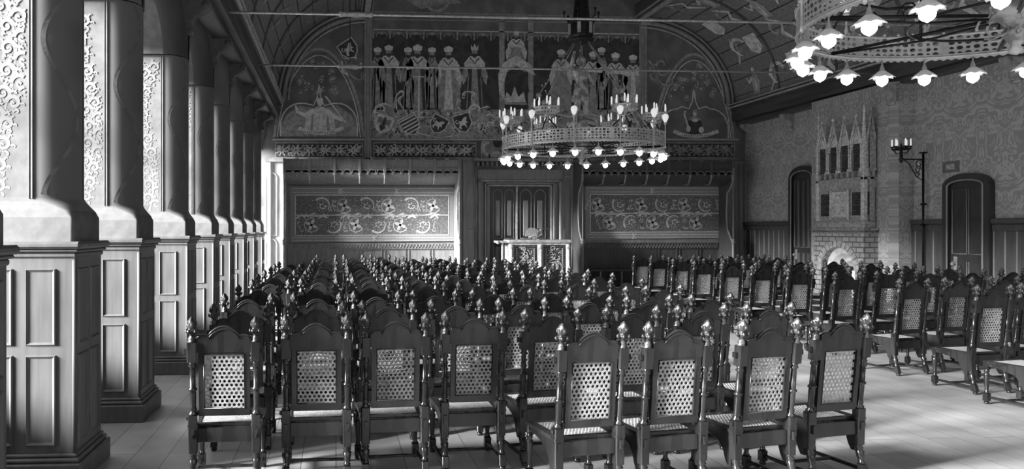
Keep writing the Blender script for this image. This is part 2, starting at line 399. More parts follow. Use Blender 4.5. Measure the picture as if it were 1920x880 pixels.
def pier(y, idx, label, visible=True):
    t = thing('pier', label, 'pier', (XL-.3, y, 0), 0, 'panelled piers of the window arcade')
    ox, oy = XL-.3, y; XP = XW+.006
    def B(): return MB()
    L = lambda b: [(_[0]-ox, _[1]-oy, _[2]) for _ in b]
    def fin(b, name, m): b.v = L(b.v); return b.build(name, m, t)
    # plinth
    b = B()
    b.box(XP, XL+.06, y-.06, y+PD+.06, 0, .17, bev=.01); b.box(XP, XL+.04, y-.04, y+PD+.04, .17, .205, bev=.012); b.box(XP, XL+.02, y-.02, y+PD+.02, .205, .235, bev=.01)
    fin(b, 'plinth', 'pierwood')
    b = B(); b.box(XP, XL, y, y+PD, .235, 1.68)
    if visible:
        rows = [(.29, .96), (1.03, 1.60)]
        sp = []; u = XL-.135
        while u-.22 > XP+.02: sp.append((u-.22, u)); u -= .31
        panel_grid(b, y, 'x', sp, rows, -1)
        panel_grid(b, XL, 'y', [(y+.06, y+.285), (y+.335, y+.56)], rows, 1)
        b.lathe([(.24, .018), (1.66, .018)], 8, lambda z: (XL-.0, y+.0), sm=True)
    fin(b, 'panelled_base', 'pierwood')
    b = B()
    b.box(XP, XL+.015, y-.015, y+PD+.015, 1.68, 1.72, bev=.01); b.box(XP, XL+.035, y-.035, y+PD+.035, 1.72, 1.745, bev=.01); b.box(XP, XL+.06, y-.06, y+PD+.06, 1.745, 1.80, bev=.018)
    fin(b, 'cap_moulding', 'pierwood')
    # square stop block blending into a shaft whose room side is fully rounded
    R0, R1 = .035, .27
    b = B()
    def ring(z, R, ins):
        x1, ya, yb = XL-ins, y+ins, y+PD-ins
        P = [(XP, ya, z)]
        n = 10
        for k in range(n+1):
            a = -pi/2 + (pi/2)*k/n; P.append((x1-R+R*cos(a), ya+R+R*sin(a), z))
        for k in range(n+1):
            a = (pi/2)*k/n; P.append((x1-R+R*cos(a), yb-R+R*sin(a), z))
        P.append((XP, yb, z)); return P
    zs = [(1.80, .03, .005), (1.98, .03, .005), (2.03, .06, .02), (2.07, .14, .035), (2.10, .22, .042), (2.13, R1, .045), (4.16, R1, .045)]
    V = []; nn = None
    for z, R, ins in zs:
        r = ring(z, R, ins); nn = len(r); V += r
    fs = []; mi = []
    for k in range(len(zs)-1):
        for i in range(nn-1):
            m_ = 0 if (i == 0 or zs[k+1][0] <= 2.03) else 1
            b.add([V[k*nn+i], V[k*nn+i+1], V[(k+1)*nn+i+1], V[(k+1)*nn+i]], [(0,1,2,3)], m_, sm=(i > 0 and i < nn-2))
    if visible:
        xe = XL-.045-R1
        for qi, q in enumerate(scroll_set(XP+.52, xe-.05, 2.05, 4.12, idx)): b.face([(p[0], y+.045-.0008-qi*.000002, p[1]) for p in q], 2)
        b.box(xe-.014, xe-.004, y+.035, y+.05, 2.12, 4.14, 2)
        b.box(xe-.035, xe-.030, y+.038, y+.05, 2.12, 4.14, 2)
        for ph in (0,):
            P = []
            for k in range(61):
                z = 2.15+1.98*k/60; f_ = -pi/2+.75+.5*sin(z*5.2+ph); ww = .018
                def sp_(f2, z): return (xe+(R1+.002)*cos(f2), y+.045+R1+(R1+.002)*sin(f2), z)
                P.append((sp_(f_-ww/R1, z), sp_(f_+ww/R1, z)))
            for k in range(60): b.face([P[k][0], P[k][1], P[k+1][1], P[k+1][0]], 3)
    fin(b, 'shaft', ['plaster', 'shaft', 'scroll', 'vine'])
    return t
pn = ['pier whose dark room side edges the left of the photo', 'nearest fully seen pier on the left, with two columns of large panels',
      'pier just beyond the nearest panelled pier, left of the front chair', 'third full pier from the left edge, behind the corner chair',
      'fourth full pier from the left edge, bright narrow face', 'fifth full pier from the left edge, slim bright strip', 'sixth full pier from the left edge',
      'seventh full pier from the left edge, next to last', 'last pier before the far wall']
for i, y in enumerate(PIERY):
    if i < 2:
        t = pier(y, i, 'plain arcade pier beside the camera, out of view', False)
        for k in [o for o in bpy.data.objects if o.parent == t]: pass
        continue
    pier(y, i, pn[i-2])

# ------------------------------------------------------------------ cornice beams, corbels
ZB0, ZB1 = 4.95, 5.5
def beam(n, x0, x1, m, gx0, gx1):
    b = MB()
    s = 1 if x1 > x0 else -1
    b.box(x0, x1, YB, YD, ZB0+.12, ZB1-.1); b.box(x0, x1-s*.12, YB, YD, ZB0, ZB0+.12, bev=.02)
    b.box(x0, x1+s*.05, YB, YD, ZB1-.1, ZB1-.05, bev=.01)
    b.box(x0, x1+s*.10, YB, YD, ZB1-.05, ZB1+.0, 1, bev=.015); b.box(x0, x1+s*.02, YB, YD, ZB0+.24, ZB0+.27, 0)
    b.box(x0, x1+s*.12, YB, YD, ZB1+.04, ZB1+.08, 1, bev=.015)
    struct(b.build('trim_%d' % n, ['beam', 'gilt']))
beam(1, XL-.3, XL+.32, 0, 0, 0)
beam(2, XR, XR-.42, 0, 0, 0)
def corbel(x, y, s, label, group, m):
    t = MB()
    poly = [(0,0,-.46),(.05,0,-.46),(.07,0,-.38),(.05,0,-.30),(.10,0,-.22),(.20,0,-.17),(.29,0,-.10),(.31,0,-.04),(.30,0,0),(0,0,0)]
    t.prism([(s*p[0], -.08, p[2]) for p in poly], (0, .16, 0))
    t.tube([(s*.24,-.09,-.07),(s*.24,.09,-.07)], .055, 10)
    t.tube([(s*.04,-.085,-.42),(s*.04,.085,-.42)], .04, 10)
    o = t.build('corbel', m, None, (x, y, ZB0)); tag(o, label, 'corbel', group); return o
cl = ['carved corbel above the third full pier on the left', 'carved corbel above the fourth full pier on the left', 'carved corbel above the fifth full pier on the left',
      'carved corbel above the sixth full pier on the left', 'carved corbel above the seventh full pier on the left', 'carved corbel above the last pier on the left']
for i, y in enumerate(PIERY[5:]): corbel(XI, y+PD/2, 1, cl[i], 'corbels under the left beam', 'plaster')
cr = ['pale corbel at the far right corner of the hall', 'pale corbel left of the tiled chimneypiece top', 'pale corbel directly above the tiled chimneypiece', 'pale corbel on top of the chimney breast', 'pale corbel at the upper right edge above the wall paintings']
for i, px in enumerate((1399, 1475, 1580, 1700, 1895)):
    y = min(rwY(px, XR-.15), YD-.1)
    xx = XR if i != 3 else XR-.45+.0
    corbel(xx, y, -1, cr[i], 'corbels under the right beam', 'gilt')

# ------------------------------------------------------------------ vaulted ceiling
XA, XB_, ZP = .85, 8.95, 8.15
def quarter(x_edge, x_top, n=18):
    a = x_top-x_edge
    return [(x_top - a*cos(pi/2*k/n), ZB1+.06+(ZP-ZB1-.06)*sin(pi/2*k/n)) for k in range(n+1)]
QL = quarter(XL+.25, XA); QR = quarter(XR-.35, XB_)
b = MB()
for Q in (QL, QR):
    n = len(Q)-1
    for k in range(n):
        for j in range(10):
            y0 = YB+(YD-YB)*j/10; y1 = YB+(YD-YB)*(j+1)/10
            b.add([(Q[k][0], y0, Q[k][1]), (Q[k+1][0], y0, Q[k+1][1]), (Q[k+1][0], y1, Q[k+1][1]), (Q[k][0], y1, Q[k][1])], [(0,1,2,3)], 0, sm=True)
b.box(XA-.05, XA+.02, YB, YD, ZP, 9.5, 0); b.box(XB_-.02, XB_+.05, YB, YD, ZP, 9.5, 0)
b.box(XA, XB_, YB, YD, 9.5, 9.6, 0)
# boards: raised fillets along the vault
for Q in (QL, QR):
    for k in range(1, len(Q)-1, 2):
        x, z = Q[k]; b.box(x-.012, x+.012, YB, YD-.1, z-.014, z+.012, 1)
# painted figures, shields and scrolls on the right vault boards (flat paint on the curve)
def vq(u, y, off=.012):                             # u in 0..1 along the quarter arc
    a = XB_-(XR-.35); ang = pi/2*u
    nx, nz = cos(ang), -sin(ang)
    return (XB_ - a*cos(ang) - off*.7, y, ZB1+.06+(ZP-ZB1-.06)*sin(ang) - off)
def vpaint(quads, mi):
    for q in quads:
        b.add([vq(p[0], p[1]) for p in q], [tuple(range(len(q)))], mi)
def vpaintL(quads, mi):
    a = XA-(XL+.25)
    for q in quads:
        b.add([(XA - a*cos(pi/2*p[0])+.012, p[1], ZB1+.06+(ZP-ZB1-.06)*sin(pi/2*p[0])-.014) for p in q], [tuple(range(len(q)))], mi)
rr = random.Random(3)
def vscale(quads, cu, cy, su, sy): return [[(cu+p[0]*su, cy+p[1]*sy) for p in q] for q in quads]
yy = 20.4; kk = 0
fig = [[(-.9,-.35),(-.9,.3),(-.2,.42),(.3,.32),(.45,.1),(.45,-.1),(.3,-.3),(-.2,-.45)]]
while yy > 8:
    for u0, m_ in ((.13, 0), (.36, 1), (.60, 2), (.82, 3)):
        cy = yy+rr.uniform(-.3, .3); cu = u0+rr.uniform(-.03, .03); q = (kk+m_) % 4
        if q == 0:
            vpaint(vscale(fig, cu, cy, .11, .42), 3); vpaint(vscale(disc2(.62,0,.16,.18), cu, cy, .11, .42), 2)
            vpaint(vscale([[(-.85,-.12),(-.85,.1),(.1,.14),(.1,-.1)]], cu, cy, .11, .42), 2)
            vpaint(vscale(stroke2([(.2,.3),(-.1,.7),(.3,.95)], [.1,.08,.05]), cu, cy, .11, .42), 2)
        elif q == 1:
            vpaint(vscale(ribbon2(0,0,.8,.5,-1.2,3.0,.14,.06,16), cu, cy, .10, .42), 2); vpaint(vscale(ribbon2(0,0,.4,.1,0,5,.09,.05,14), cu, cy, .10, .42), 3)
            vpaint(vscale(stroke2([(-1,.9),(-.3,.4),(.2,.8),(.9,.3)], [.06,.14,.12,.04]), cu, cy, .10, .42), 2)
        elif q == 2:
            vpaint(vscale([[(-.9,0),(-.45,-.75),(.8,-.8),(.85,.8),(-.45,.75)]], cu, cy, .085, .36), 2); vpaint(vscale([[(-.6,0),(-.3,-.55),(.6,-.6),(.62,.6),(-.3,.55)]], cu, cy, .085, .36), 3)
            vpaint(vscale(stroke2([(-.5,-.3),(0,.3),(.5,-.3)], [.1,.16,.08]), cu, cy, .085, .36), 2)
        else:
            vpaint(vscale(stroke2([(-.9,-.7),(-.2,.1),(.3,-.3),(.9,.6)], [.06,.17,.15,.05]), cu, cy, .11, .45), 2)
            vpaint(vscale(ribbon2(.1,.5,.45,.12,0,4.5,.10,.05,14), cu, cy, .11, .45), 3)
    yy -= 1.05; kk += 1
for k in range(5):
    y = 19.8-2*k
    vpaintL(vscale(stroke2([(-.9,-.5),(-.2,.1),(.3,-.2),(.9,.4)], [.04,.08,.07,.03]), .35, y, .12, .8), 3)
    vpaintL(vscale(ribbon2(0,0,.8,.3,0,4,.06,.04,14), .6, y+.6, .12, .5), 3)
struct(b.build('ceiling', ['vault', 'beam', 'vaultlight', 'vaultmid']))
# ribs across the vault, end arch on the far wall, longitudinal purlins
tn = 3
for y in (19.2, 16.9, 14.7, 12.5, 10.2):
    b = MB()
    b.tube([(x, y, z-.02) for x, z in QL], .035, 6); b.tube([(x, y, z-.02) for x, z in QR], .035, 6)
    struct(b.build('trim_%d' % tn, 'beam')); tn += 1
b = MB()
for Q, sgn in ((QL, 1), (QR, -1)):
    for off, rad, m_ in ((.06, .05, 0), (.20, .07, 0), (.33, .028, 1)):
        pts = []
        for i, (x, z) in enumerate(Q):
            ang = pi/2*i/(len(Q)-1); pts.append((x+sgn*off*cos(ang), YD-.06, z-off*sin(ang)))
        b.tube(pts, rad, 8, m_)
struct(b.build('trim_%d' % tn, ['farwood', 'gilt'])); tn += 1
b = MB()
for x0, x1, gx in ((XA-.1, XA+.16, XA+.17), (XB_-.16, XB_+.1, XB_-.17)):
    b.box(x0, x1, YB, YD, ZP-.12, ZP+.35, 0, bev=.02); b.box(x0-.03, x1+.03, YB, YD, ZP-.06, ZP-.02, 1); b.box(x0+.05, x1-.05, YB, YD, ZP-.16, ZP-.12, 1)
struct(b.build('trim_%d' % tn, ['beam', 'gilt'])); tn += 1

# tie rods
def tie_rod(y, z, px_joint, label):
    t = thing('tie_rod', label, 'tie rod', (5, y, z))
    b = MB(); b.tube([(XL+.25-5, 0, 0), (XR-.35-5, 0, 0)], .019, 8); b.build('bar', 'rod', t)
    xj = fwX(px_joint, y)-5
    b = MB(); b.tube([(xj-.26, 0, 0), (xj-.22,0,0),(xj-.2, 0, 0), (xj-.08,0,0),(xj,0,0),(xj+.08,0,0), (xj+.2, 0, 0),(xj+.22,0,0), (xj+.26, 0, 0)], [.03,.05,.035,.035,.05,.035,.035,.05,.03], 10); b.build('coupling', 'rod', t)
    b = MB(); b.tube([(xj, 0, 0), (xj, 0, 2.9)], .009, 6)
    b.build('hanger', 'iron', t)
tie_rod(11.4, 5.16, 667, 'pale iron tie rod nearest the camera, crossing above both chandeliers')
tie_rod(15.6, 5.28, 656, 'thinner-looking iron tie rod farther off, crossing at the robed figures')

# ================================================================== FAR WALL: murals
def paint(b, quads, mi, off): 
    for q in quads: b.face([fw(p[0], p[1], off) for p in q], mi)
MUR = ['mural0', 'mural1', 'mural2', 'mural3', 'mural4', 'floral']
def robed(b, cx, top, bot, k=1.0, robe=1, cape=3, crown=False, sword=False, pale=False):
    h = bot-top; w_ = h*.17*k
    o = .012
    paint(b, [[(cx-w_*.75, top+h*.2), (cx+w_*.75, top+h*.2), (cx+w_*1.0, top+h*.45), (cx+w_*1.05, bot), (cx-w_*1.05, bot), (cx-w_*1.0, top+h*.45)]], robe, o)
    paint(b, [[(cx-w_*.2, top+h*.3), (cx+w_*.2, top+h*.3), (cx+w_*.45, bot-2), (cx-w_*.4, bot-2)]], 3 if pale else 2, o+.004)
    for s_ in (-1, 1):                               # hanging sleeves and folds
        paint(b, [[(cx+s_*w_*.75, top+h*.25), (cx+s_*w_*1.15, top+h*.42), (cx+s_*w_*1.05, top+h*.58), (cx+s_*w_*.8, top+h*.5), (cx+s_*w_*.55, top+h*.42)]], robe+1 if robe < 3 else 2, o+.004)
        paint(b, stroke2([(cx+s_*w_*1.12, top+h*.44), (cx+s_*w_*1.0, top+h*.57), (cx+s_*w_*.8, top+h*.5)], 1.0), cape, o+.006)
        paint(b, stroke2([(cx+s_*w_*.55, top+h*.45), (cx+s_*w_*.72, bot-3)], .8), 2, o+.006)
    paint(b, [[(cx-w_*.45, top+h*.165), (cx+w_*.45, top+h*.165), (cx+w_*.95, top+h*.27), (cx+w_*.85, top+h*.345), (cx, top+h*.325), (cx-w_*.85, top+h*.345), (cx-w_*.95, top+h*.27)]], cape, o+.008)
    paint(b, stroke2([(cx-w_*.4, top+h*.19), (cx, top+h*.27), (cx+w_*.4, top+h*.19)], 1.1), 1, o+.010)
    paint(b, disc2(cx, top+h*.115, h*.042, h*.06), 2, o+.010)
    paint(b, [[(cx-h*.04, top+h*.13), (cx+h*.04, top+h*.13), (cx+h*.022, top+h*.185), (cx-h*.022, top+h*.185)]], 1, o+.011)
    if crown:
        paint(b, [[(cx-h*.05, top+h*.08), (cx-h*.055, top), (cx-h*.025, top+h*.04), (cx, top-h*.02), (cx+h*.025, top+h*.04), (cx+h*.055, top), (cx+h*.05, top+h*.08)]], cape, o+.012)
    else:
        paint(b, [[(cx-h*.055, top+h*.085), (cx-h*.065, top+h*.03), (cx, top), (cx+h*.065, top+h*.03), (cx+h*.055, top+h*.085)]], 4, o+.012)
    if sword:
        paint(b, [[(cx+w_*.1-1.2, top+h*.42), (cx+w_*.1+1.2, top+h*.42), (cx+w_*.1+1.6, bot-4), (cx+w_*.1, bot+2), (cx+w_*.1-1.6, bot-4)]], 4, o+.014)
        paint(b, stroke2([(cx-w_*.35, top+h*.44), (cx+w_*.55, top+h*.44)], .9), 4, o+.015)
def shield(b, cx, cy, s_, tilt, style):
    def T(L):
        return [[(cx+(p[0]*cos(tilt)-p[1]*sin(tilt))*s_, cy+(p[0]*sin(tilt)+p[1]*cos(tilt))*s_) for p in q] for q in L]
    base = [(-1,-1),(1,-1),(1.02,.2),(.6,.85),(0,1.2),(-.6,.85),(-1.02,.2)]
    paint(b, T([base]), 3, .026); paint(b, T([[(p[0]*.88, p[1]*.88) for p in base]]), 1 if style != 'eagle' else 3, .029)
    if style == 'bars':
        for k in range(5): paint(b, T([[(-.85,-.8+k*.36),(.85,-.8+k*.36),(.85,-.64+k*.36),(-.85,-.64+k*.36)]]), 4, .032)
    elif style == 'lion':
        paint(b, T([[(-.6,.5),(-.35,0),(-.5,-.3),(-.1,-.2),(.3,-.55),(.6,-.5),(.4,-.1),(.55,.2),(.25,.1),(.3,.7),(.05,.3),(-.3,.3),(-.3,.7)]]), 4, .032)
        paint(b, T(ribbon2(-.55,-.3,.3,.1,1,5,.05,.05,10)), 4, .032)
    else:
        paint(b, T([[(0,-.8),(.2,-.5),(.75,-.6),(.7,.1),(.35,.0),(.3,.5),(0,.9),(-.3,.5),(-.35,0),(-.7,.1),(-.75,-.6),(-.2,-.5)]]), 1, .032)
        for s2 in (-1, 1):
            for k in range(4): paint(b, T(stroke2([(s2*.15,-.35+k*.18),(s2*.72,-.45+k*.2)], .035)), 3, .034)
def banderole(b, pts, wd, mi=3, off=.024):
    P = []; W = []; n = len(pts)                      # smooth curve through the points, ends curled and forked
    for i in range(n-1):
        p0, p1, p2, p3 = pts[max(i-1, 0)], pts[i], pts[i+1], pts[min(i+2, n-1)]
        for k in range(8):
            t = k/8
            P.append(tuple(.5*(2*p1[q]+(p2[q]-p0[q])*t+(2*p0[q]-5*p1[q]+4*p2[q]-p3[q])*t*t+(3*p1[q]-p0[q]-3*p2[q]+p3[q])*t**3) for q in (0, 1)))
            W.append((wd[i]*(1-t)+wd[i+1]*t)*(.75+.35*sin(len(P)*.45)))
    P.append(pts[-1]); W.append(wd[-1]*.5)
    paint(b, stroke2(P, W), mi, off)
    paint(b, stroke2([(x, y+W[k]*.55) for k, (x, y) in enumerate(P)], [w_*.22 for w_ in W]), 1, off+.002)
    for (x, y), s_ in ((P[0], 1), (P[-1], -1)): paint(b, ribbon2(x, y+2.2, 2.6, 1.0, 0, 4.4*s_, .9, .5, 10), mi, off+.001)
def helm_crest(b, x, y, s_):
    paint(b, ribbon2(x, y, s_, s_*.3, 2.6, 6.8, s_*.18, s_*.1, 16), 3, .03)
    paint(b, ribbon2(x+s_*.9, y+s_*.2, s_*.6, s_*.2, 3, -1.5, s_*.12, s_*.08, 12), 2, .03)

# central mural
b = MB()
paint(b, [[(698,24),(1200,34),(1200,268),(698,264)]], 0, .004)
paint(b, [[(698,64),(1200,72),(1200,205),(698,205)]], 1, .006)
for k in range(16):                                  # canopy arcade painted over the group
    x = 700+k*31.5; y = 55+k*.6
    paint(b, stroke2([(x, y), (x+31, y+.6)], .9), 3, .010)
    paint(b, stroke2([(x, y), (x, y+17)], 1.4), 2, .012); paint(b, ribbon2(x+16, y+16, 11, 11, pi*1.05, pi*1.95, .7, .7, 10), 2, .011)
    paint(b, disc2(x+16, y+7, 3), 2, .011)
paint(b, stroke2([(698,36),(1200,44)], .8), 2, .010); paint(b, stroke2([(698,22),(1200,33)], 1.2), 2, .010)
paint(b, [[(762,0),(800,-8),(852,-4),(866,6),(830,8),(790,17),(775,8)]], 2, .008)
paint(b, ribbon2(815,0,26,12,.2,3.6,3,2,14), 2, .010)
for cx, k in ((708, .8), (765, .7), (810, .7), (1128, .7)): robed(b, cx, 88, 205, k*.8, 1, 2)
robed(b, 729, 84, 208, 1.0, 1, 3); robed(b, 783, 83, 222, 1.0, 1, 3, sword=True); robed(b, 841, 86, 222, .95, 2, 3, pale=True)
robed(b, 890, 84, 214, .95, 1, 3, crown=True); robed(b, 1052, 92, 210, .95, 2, 3); robed(b, 1112, 96, 215, .95, 1, 3)
robed(b, 1154, 98, 222, 1.0, 1, 3); robed(b, 1187, 102, 222, .8, 2, 3, pale=True)
# enthroned central figure with drawn-back curtain and a crown below
paint(b, [[(936,36),(946,36),(946,210),(936,210)]], 2, .010); paint(b, [[(990,38),(1000,38),(1000,210),(990,210)]], 2, .010)
robed(b, 968, 58, 150, 1.1, 2, 3, crown=True)
paint(b, [[(944,118),(968,104),(994,120),(1004,142),(988,134),(968,122),(952,132),(944,160),(948,190),(936,176),(934,140)]], 3, .030)
paint(b, [[(950,136),(968,125),(988,138),(992,172),(948,172)]], 1, .032)
paint(b, [[(946,192),(950,172),(958,182),(965,162),(972,182),(982,172),(986,192)]], 3, .034)
paint(b, stroke2([(944,194),(988,195)], 2), 2, .034)
# grassy ground with shields, helms and ribbons
paint(b, [[(698,206),(1200,206),(1200,266),(698,262)]], 2, .018)
for i in range(230):
    x = rr.uniform(704, 1194); y = rr.uniform(208, 262); s_ = rr.uniform(3, 8); a = rr.random()*6
    paint(b, ribbon2(x, y, s_, s_*.3, a, a+3.5, 1.2, .6, 8), rr.choice((1, 3, 3, 0, 1)), .021+i*.00001)
shield(b, 719, 232, 17, .35, 'eagle'); shield(b, 769, 234, 18, -.5, 'bars'); shield(b, 822, 233, 16, .5, 'lion'); shield(b, 868, 230, 17, -.3, 'lion'); shield(b, 1180, 236, 15, .4, 'eagle')
for fx_, fy_, fs_ in ((745, 246, 12), (795, 214, 9), (846, 216, 10), (905, 240, 13), (1035, 236, 12), (1100, 236, 14), (1145, 240, 12)):
    for q in range(5): paint(b, ribbon2(fx_+fs_*.7*cos(q*1.3), fy_+fs_*.5*sin(q*1.3), fs_*.55, fs_*.15, q*1.3+2, q*1.3+6.4, 1.5, .7, 12), 3, .0245)
banderole(b, [(700,222),(704,204),(718,196),(734,200),(744,212)], [2.8]*5, 3); banderole(b, [(890,236),(902,222),(918,216),(930,222)], [2.6]*4, 3)
banderole(b, [(1010,222),(1040,214),(1070,220),(1100,214),(1130,222)], [2.4]*5, 3)
helm_crest(b, 715, 206, 13); helm_crest(b, 893, 206, 14)
banderole(b, [(742,215),(742,184),(752,172),(756,178),(748,190),(762,212)], [2.5]*6, 4)
banderole(b, [(868,180),(874,172),(888,176),(884,186),(892,200),(898,206)], [2.6]*6, 4)
banderole(b, [(852,213),(868,210),(884,205),(900,204),(915,200)], [2.2]*5); banderole(b, [(862,186),(856,196),(862,206)], [2]*3)
banderole(b, [(738,256),(760,246),(790,252),(822,258),(858,255)], [1.8]*5); banderole(b, [(780,222),(800,220),(836,222)], [1.6]*3, 4)
o = b.build('mural', MUR); tag(o, 'large painted mural of robed figures with shields in the middle of the far wall', 'mural')
# left and right lunettes
def lunette(x0, x1, xm, ybase, ytop, left, label):
    b = MB()
    s_ = 1 if left else -1
    cx = (x0+x1)/2; hw = (x1-x0)/2
    def arch(f, n=28):                               # pointed arch outline scaled by f
        P = []
        for k in range(n+1):
            u = k/n*2-1; P.append((cx+u*hw*f, ybase-(ybase-ytop)*f*(1-abs(u)**1.9)**.62))
        return P
    paint(b, [arch(1.0)], 0, .008)
    for k in range(46):
        x = rr.uniform(cx-hw*.62, cx+hw*.62); y = rr.uniform(ytop+(ybase-ytop)*.12, ybase-(ybase-ytop)*.5)
        if abs(x-cx)/hw > (y-ytop)/(ybase-ytop)*1.3: continue
        paint(b, ribbon2(x, y, 6, 1.5, rr.random()*6, rr.random()*6+5, 1.1, .6, 10), 2, .012); paint(b, disc2(x, y, 1.4), 3, .013)
    paint(b, stroke2(arch(1.0), 2.6), 2, .014); paint(b, stroke2(arch(.93), .9), 3, .015)
    # double-lobed frame with ogee point
    yb = ybase-2; P = []
    for k in range(13): a = pi - pi*.5*k/12; P.append((cx-hw*.42+hw*.44*cos(a), yb-20-hw*.50*sin(a)))
    P += [(cx-hw*.3, yb-62), (cx-hw*.12, yb-58), (cx-hw*.04, yb-72), (cx, yb-98)]
    P2 = [(2*cx-x, y) for x, y in reversed(P)]
    fr = [(cx-hw*.86, yb)] + P + P2 + [(cx+hw*.86, yb)]
    paint(b, [[(cx-hw*.86, yb), (cx-hw*.86, yb-20), (cx-hw*.7,yb-42), (cx-hw*.42, yb-58), (cx, yb-52), (cx+hw*.42, yb-58), (cx+hw*.7,yb-42), (cx+hw*.86, yb-20), (cx+hw*.86, yb)]], 2 if left else 0, .016)
    paint(b, stroke2(fr, 1.2), 3, .020)
    # woman with outstretched sleeves and a banner in front
    f = 1.0 if left else .78; px_ = cx+(2 if left else 2); yt = yb-72*f
    m4, m3 = (4, 3) if left else (3, 2)
    paint(b, [[(px_-15*f, yt+22*f), (px_-6*f, yt+16*f), (px_+6*f, yt+16*f), (px_+15*f, yt+22*f), (px_+12*f, yt+42*f), (px_+14*f, yb-4), (px_-14*f, yb-4), (px_-12*f, yt+42*f)]], m3, .024)
    paint(b, disc2(px_, yt+9*f, 4.8*f, 6.5*f), m4, .026); paint(b, [[(px_-6*f, yt+7*f), (px_-5*f, yt), (px_+5*f, yt), (px_+6*f, yt+7*f)]], 4 if left else 2, .028)
    if left:
        paint(b, stroke2([(px_-12, yt+24), (px_-28, yt+32), (px_-42, yt+26), (px_-46, yt+14)], [5, 4, 3, 2]), 4, .027)
        paint(b, stroke2([(px_+12, yt+24), (px_+26, yt+34), (px_+44, yt+42)], [5, 4.5, 2.5]), 4, .027)
        for s2 in (-1, 1): paint(b, [[(px_+s2*14, yt+24), (px_+s2*26, yt+30), (px_+s2*30, yb-4), (px_+s2*20, yb-6)]], 3, .025)
        paint(b, [[(px_+8, yt-4), (px_+12, yt-4), (px_+50, yt+46), (px_+46, yt+46)]], 3, .029)
    else:
        paint(b, [[(px_-13, yt+20), (px_+12, yt+20), (px_+15, yb-6), (px_-14, yb-6)]], 1, .025)
        paint(b, disc2(px_-12, yt+36, 4, 6), 4, .027); paint(b, disc2(px_+12, yt+38, 5, 6), 4, .027); paint(b, disc2(px_, yt+20, 6, 3), 4, .027)
        paint(b, stroke2([(px_-13, yt+32), (px_-20, yt+8), (px_-18, yt+2)], [2, 1.5, 2]), 3, .028)
    paint(b, stroke2([(px_-40, yb-16), (px_-24, yb-9), (px_, yb-6), (px_+24, yb-9), (px_+44, yb-16)], [3.5]*5), 3, .032)
    for k in range(14): paint(b, stroke2([(px_-28+k*4.2, yb-9), (px_-28+k*4.2, yb-6)], .6), 1, .034)
    o = b.build('mural', MUR); tag(o, label, 'mural'); return o
lunette(514, 682, 598, 258, 92, True, 'painted lunette of a woman with outspread arms, left end of far wall')
lunette(1226, 1376, 1300, 264, 102, False, 'painted lunette of a small seated woman, right end of far wall')
# heraldic spandrel paintings
for cx, cy, s_, lab in ((654, 92, 17, 'tilted coat of arms painted left of the robed figures'), (1232, 104, 16, 'curling leaf and ribbon ornament painted right of the robed figures')):
    b = MB()
    if cx < 900: shield(b, cx, cy, s_, -.6, 'lion')
    for k in range(4): paint(b, ribbon2(cx+8*cos(k*2.1), cy+26+9*sin(k*1.7), 15-2*k, 5, k, k+3.6, 2.4, 1.2, 14), 3 if cx < 900 else 2, .022)
    banderole(b, [(cx-18,cy+10),(cx-4,cy+30),(cx+4,cy+52),(cx+24,cy+58),(cx+26,cy+44)], [3.5]*5, 2)
    o = b.build('mural', MUR); tag(o, lab, 'mural')
# painted pilaster strips, borders
b = MB()
for x, y0 in ((690, 36), (1205, 44)):
    b.prism([fw(x-7, y0), fw(x+7, y0), fw(x+7, 300), fw(x-7, 300)], (0, -.06, 0), 0)
    for d in (-5.5, 5.5, 0): b.prism([fw(x+d-.9, y0, .06), fw(x+d+.9, y0, .06), fw(x+d+.9, 300, .06), fw(x+d-.9, 300, .06)], (0, -.02, 0), 1)
struct(b.build('trim_%d' % tn, ['farwood', 'mural2'])); tn += 1
b = MB()
def hband(x0, x1, y0, y1, d, mi):
    b.prism([fw(x0, y0), fw(x1, y0), fw(x1, y1), fw(x0, y1)], (0, -d, 0), mi)
hband(511, 1385, 260, 264, .05, 0); hband(512, 1382, 261.3, 262.5, .06, 1)
hband(511, 900, 296, 300, .06, 0)
hband(1100, 1385, 297, 301, .06, 0)
struct(b.build('trim_%d' % tn, ['farwood', 'mural3'])); tn += 1
for x0, x1, lab in ((516, 681, 'floral painted frieze panel under the left lunette'), (700, 893, 'floral painted frieze panel under the robed figures'), (1212, 1378, 'dim floral painted frieze panel under the right lunette')):
    b = MB(); paint(b, [[(x0,267),(x1,267.6),(x1,297),(x0,297)]], 2, .006); paint(b, [[(x0+2,269),(x1-2,269.6),(x1-2,295),(x0+2,295)]], 1, .010)
    k = x0+12
    mi_ = 3 if x0 < 1000 else 2
    while k < x1-10:
        for j in range(8):
            a = j*pi/4+.3; paint(b, stroke2([(k+2*cos(a), 282+2*sin(a)), (k+10*cos(a), 282+9*sin(a))], [1.9, .9]), mi_, .014)
            paint(b, disc2(k+12*cos(a), 282+10*sin(a), 1.3), mi_, .014)
        paint(b, disc2(k+14, 274, 2.6), 2, .014); paint(b, disc2(k+14, 290, 2.6), 2, .014)
        for j in range(9):
            a = rr.random()*6.28; qx = max(x0+6, min(x1-6, k+rr.uniform(-13, 13))); paint(b, ribbon2(qx, 282+rr.uniform(-8, 8), 3.6, 1.2, a, a+4.2, .9, .5, 8), mi_, .016)
        k += 27
    paint(b, stroke2([(x0+3, 282), (x1-3, 282)], .7), 2, .013)
    o = b.build('painted_frieze', MUR); tag(o, lab, 'painted frieze', 'painted frieze panels')
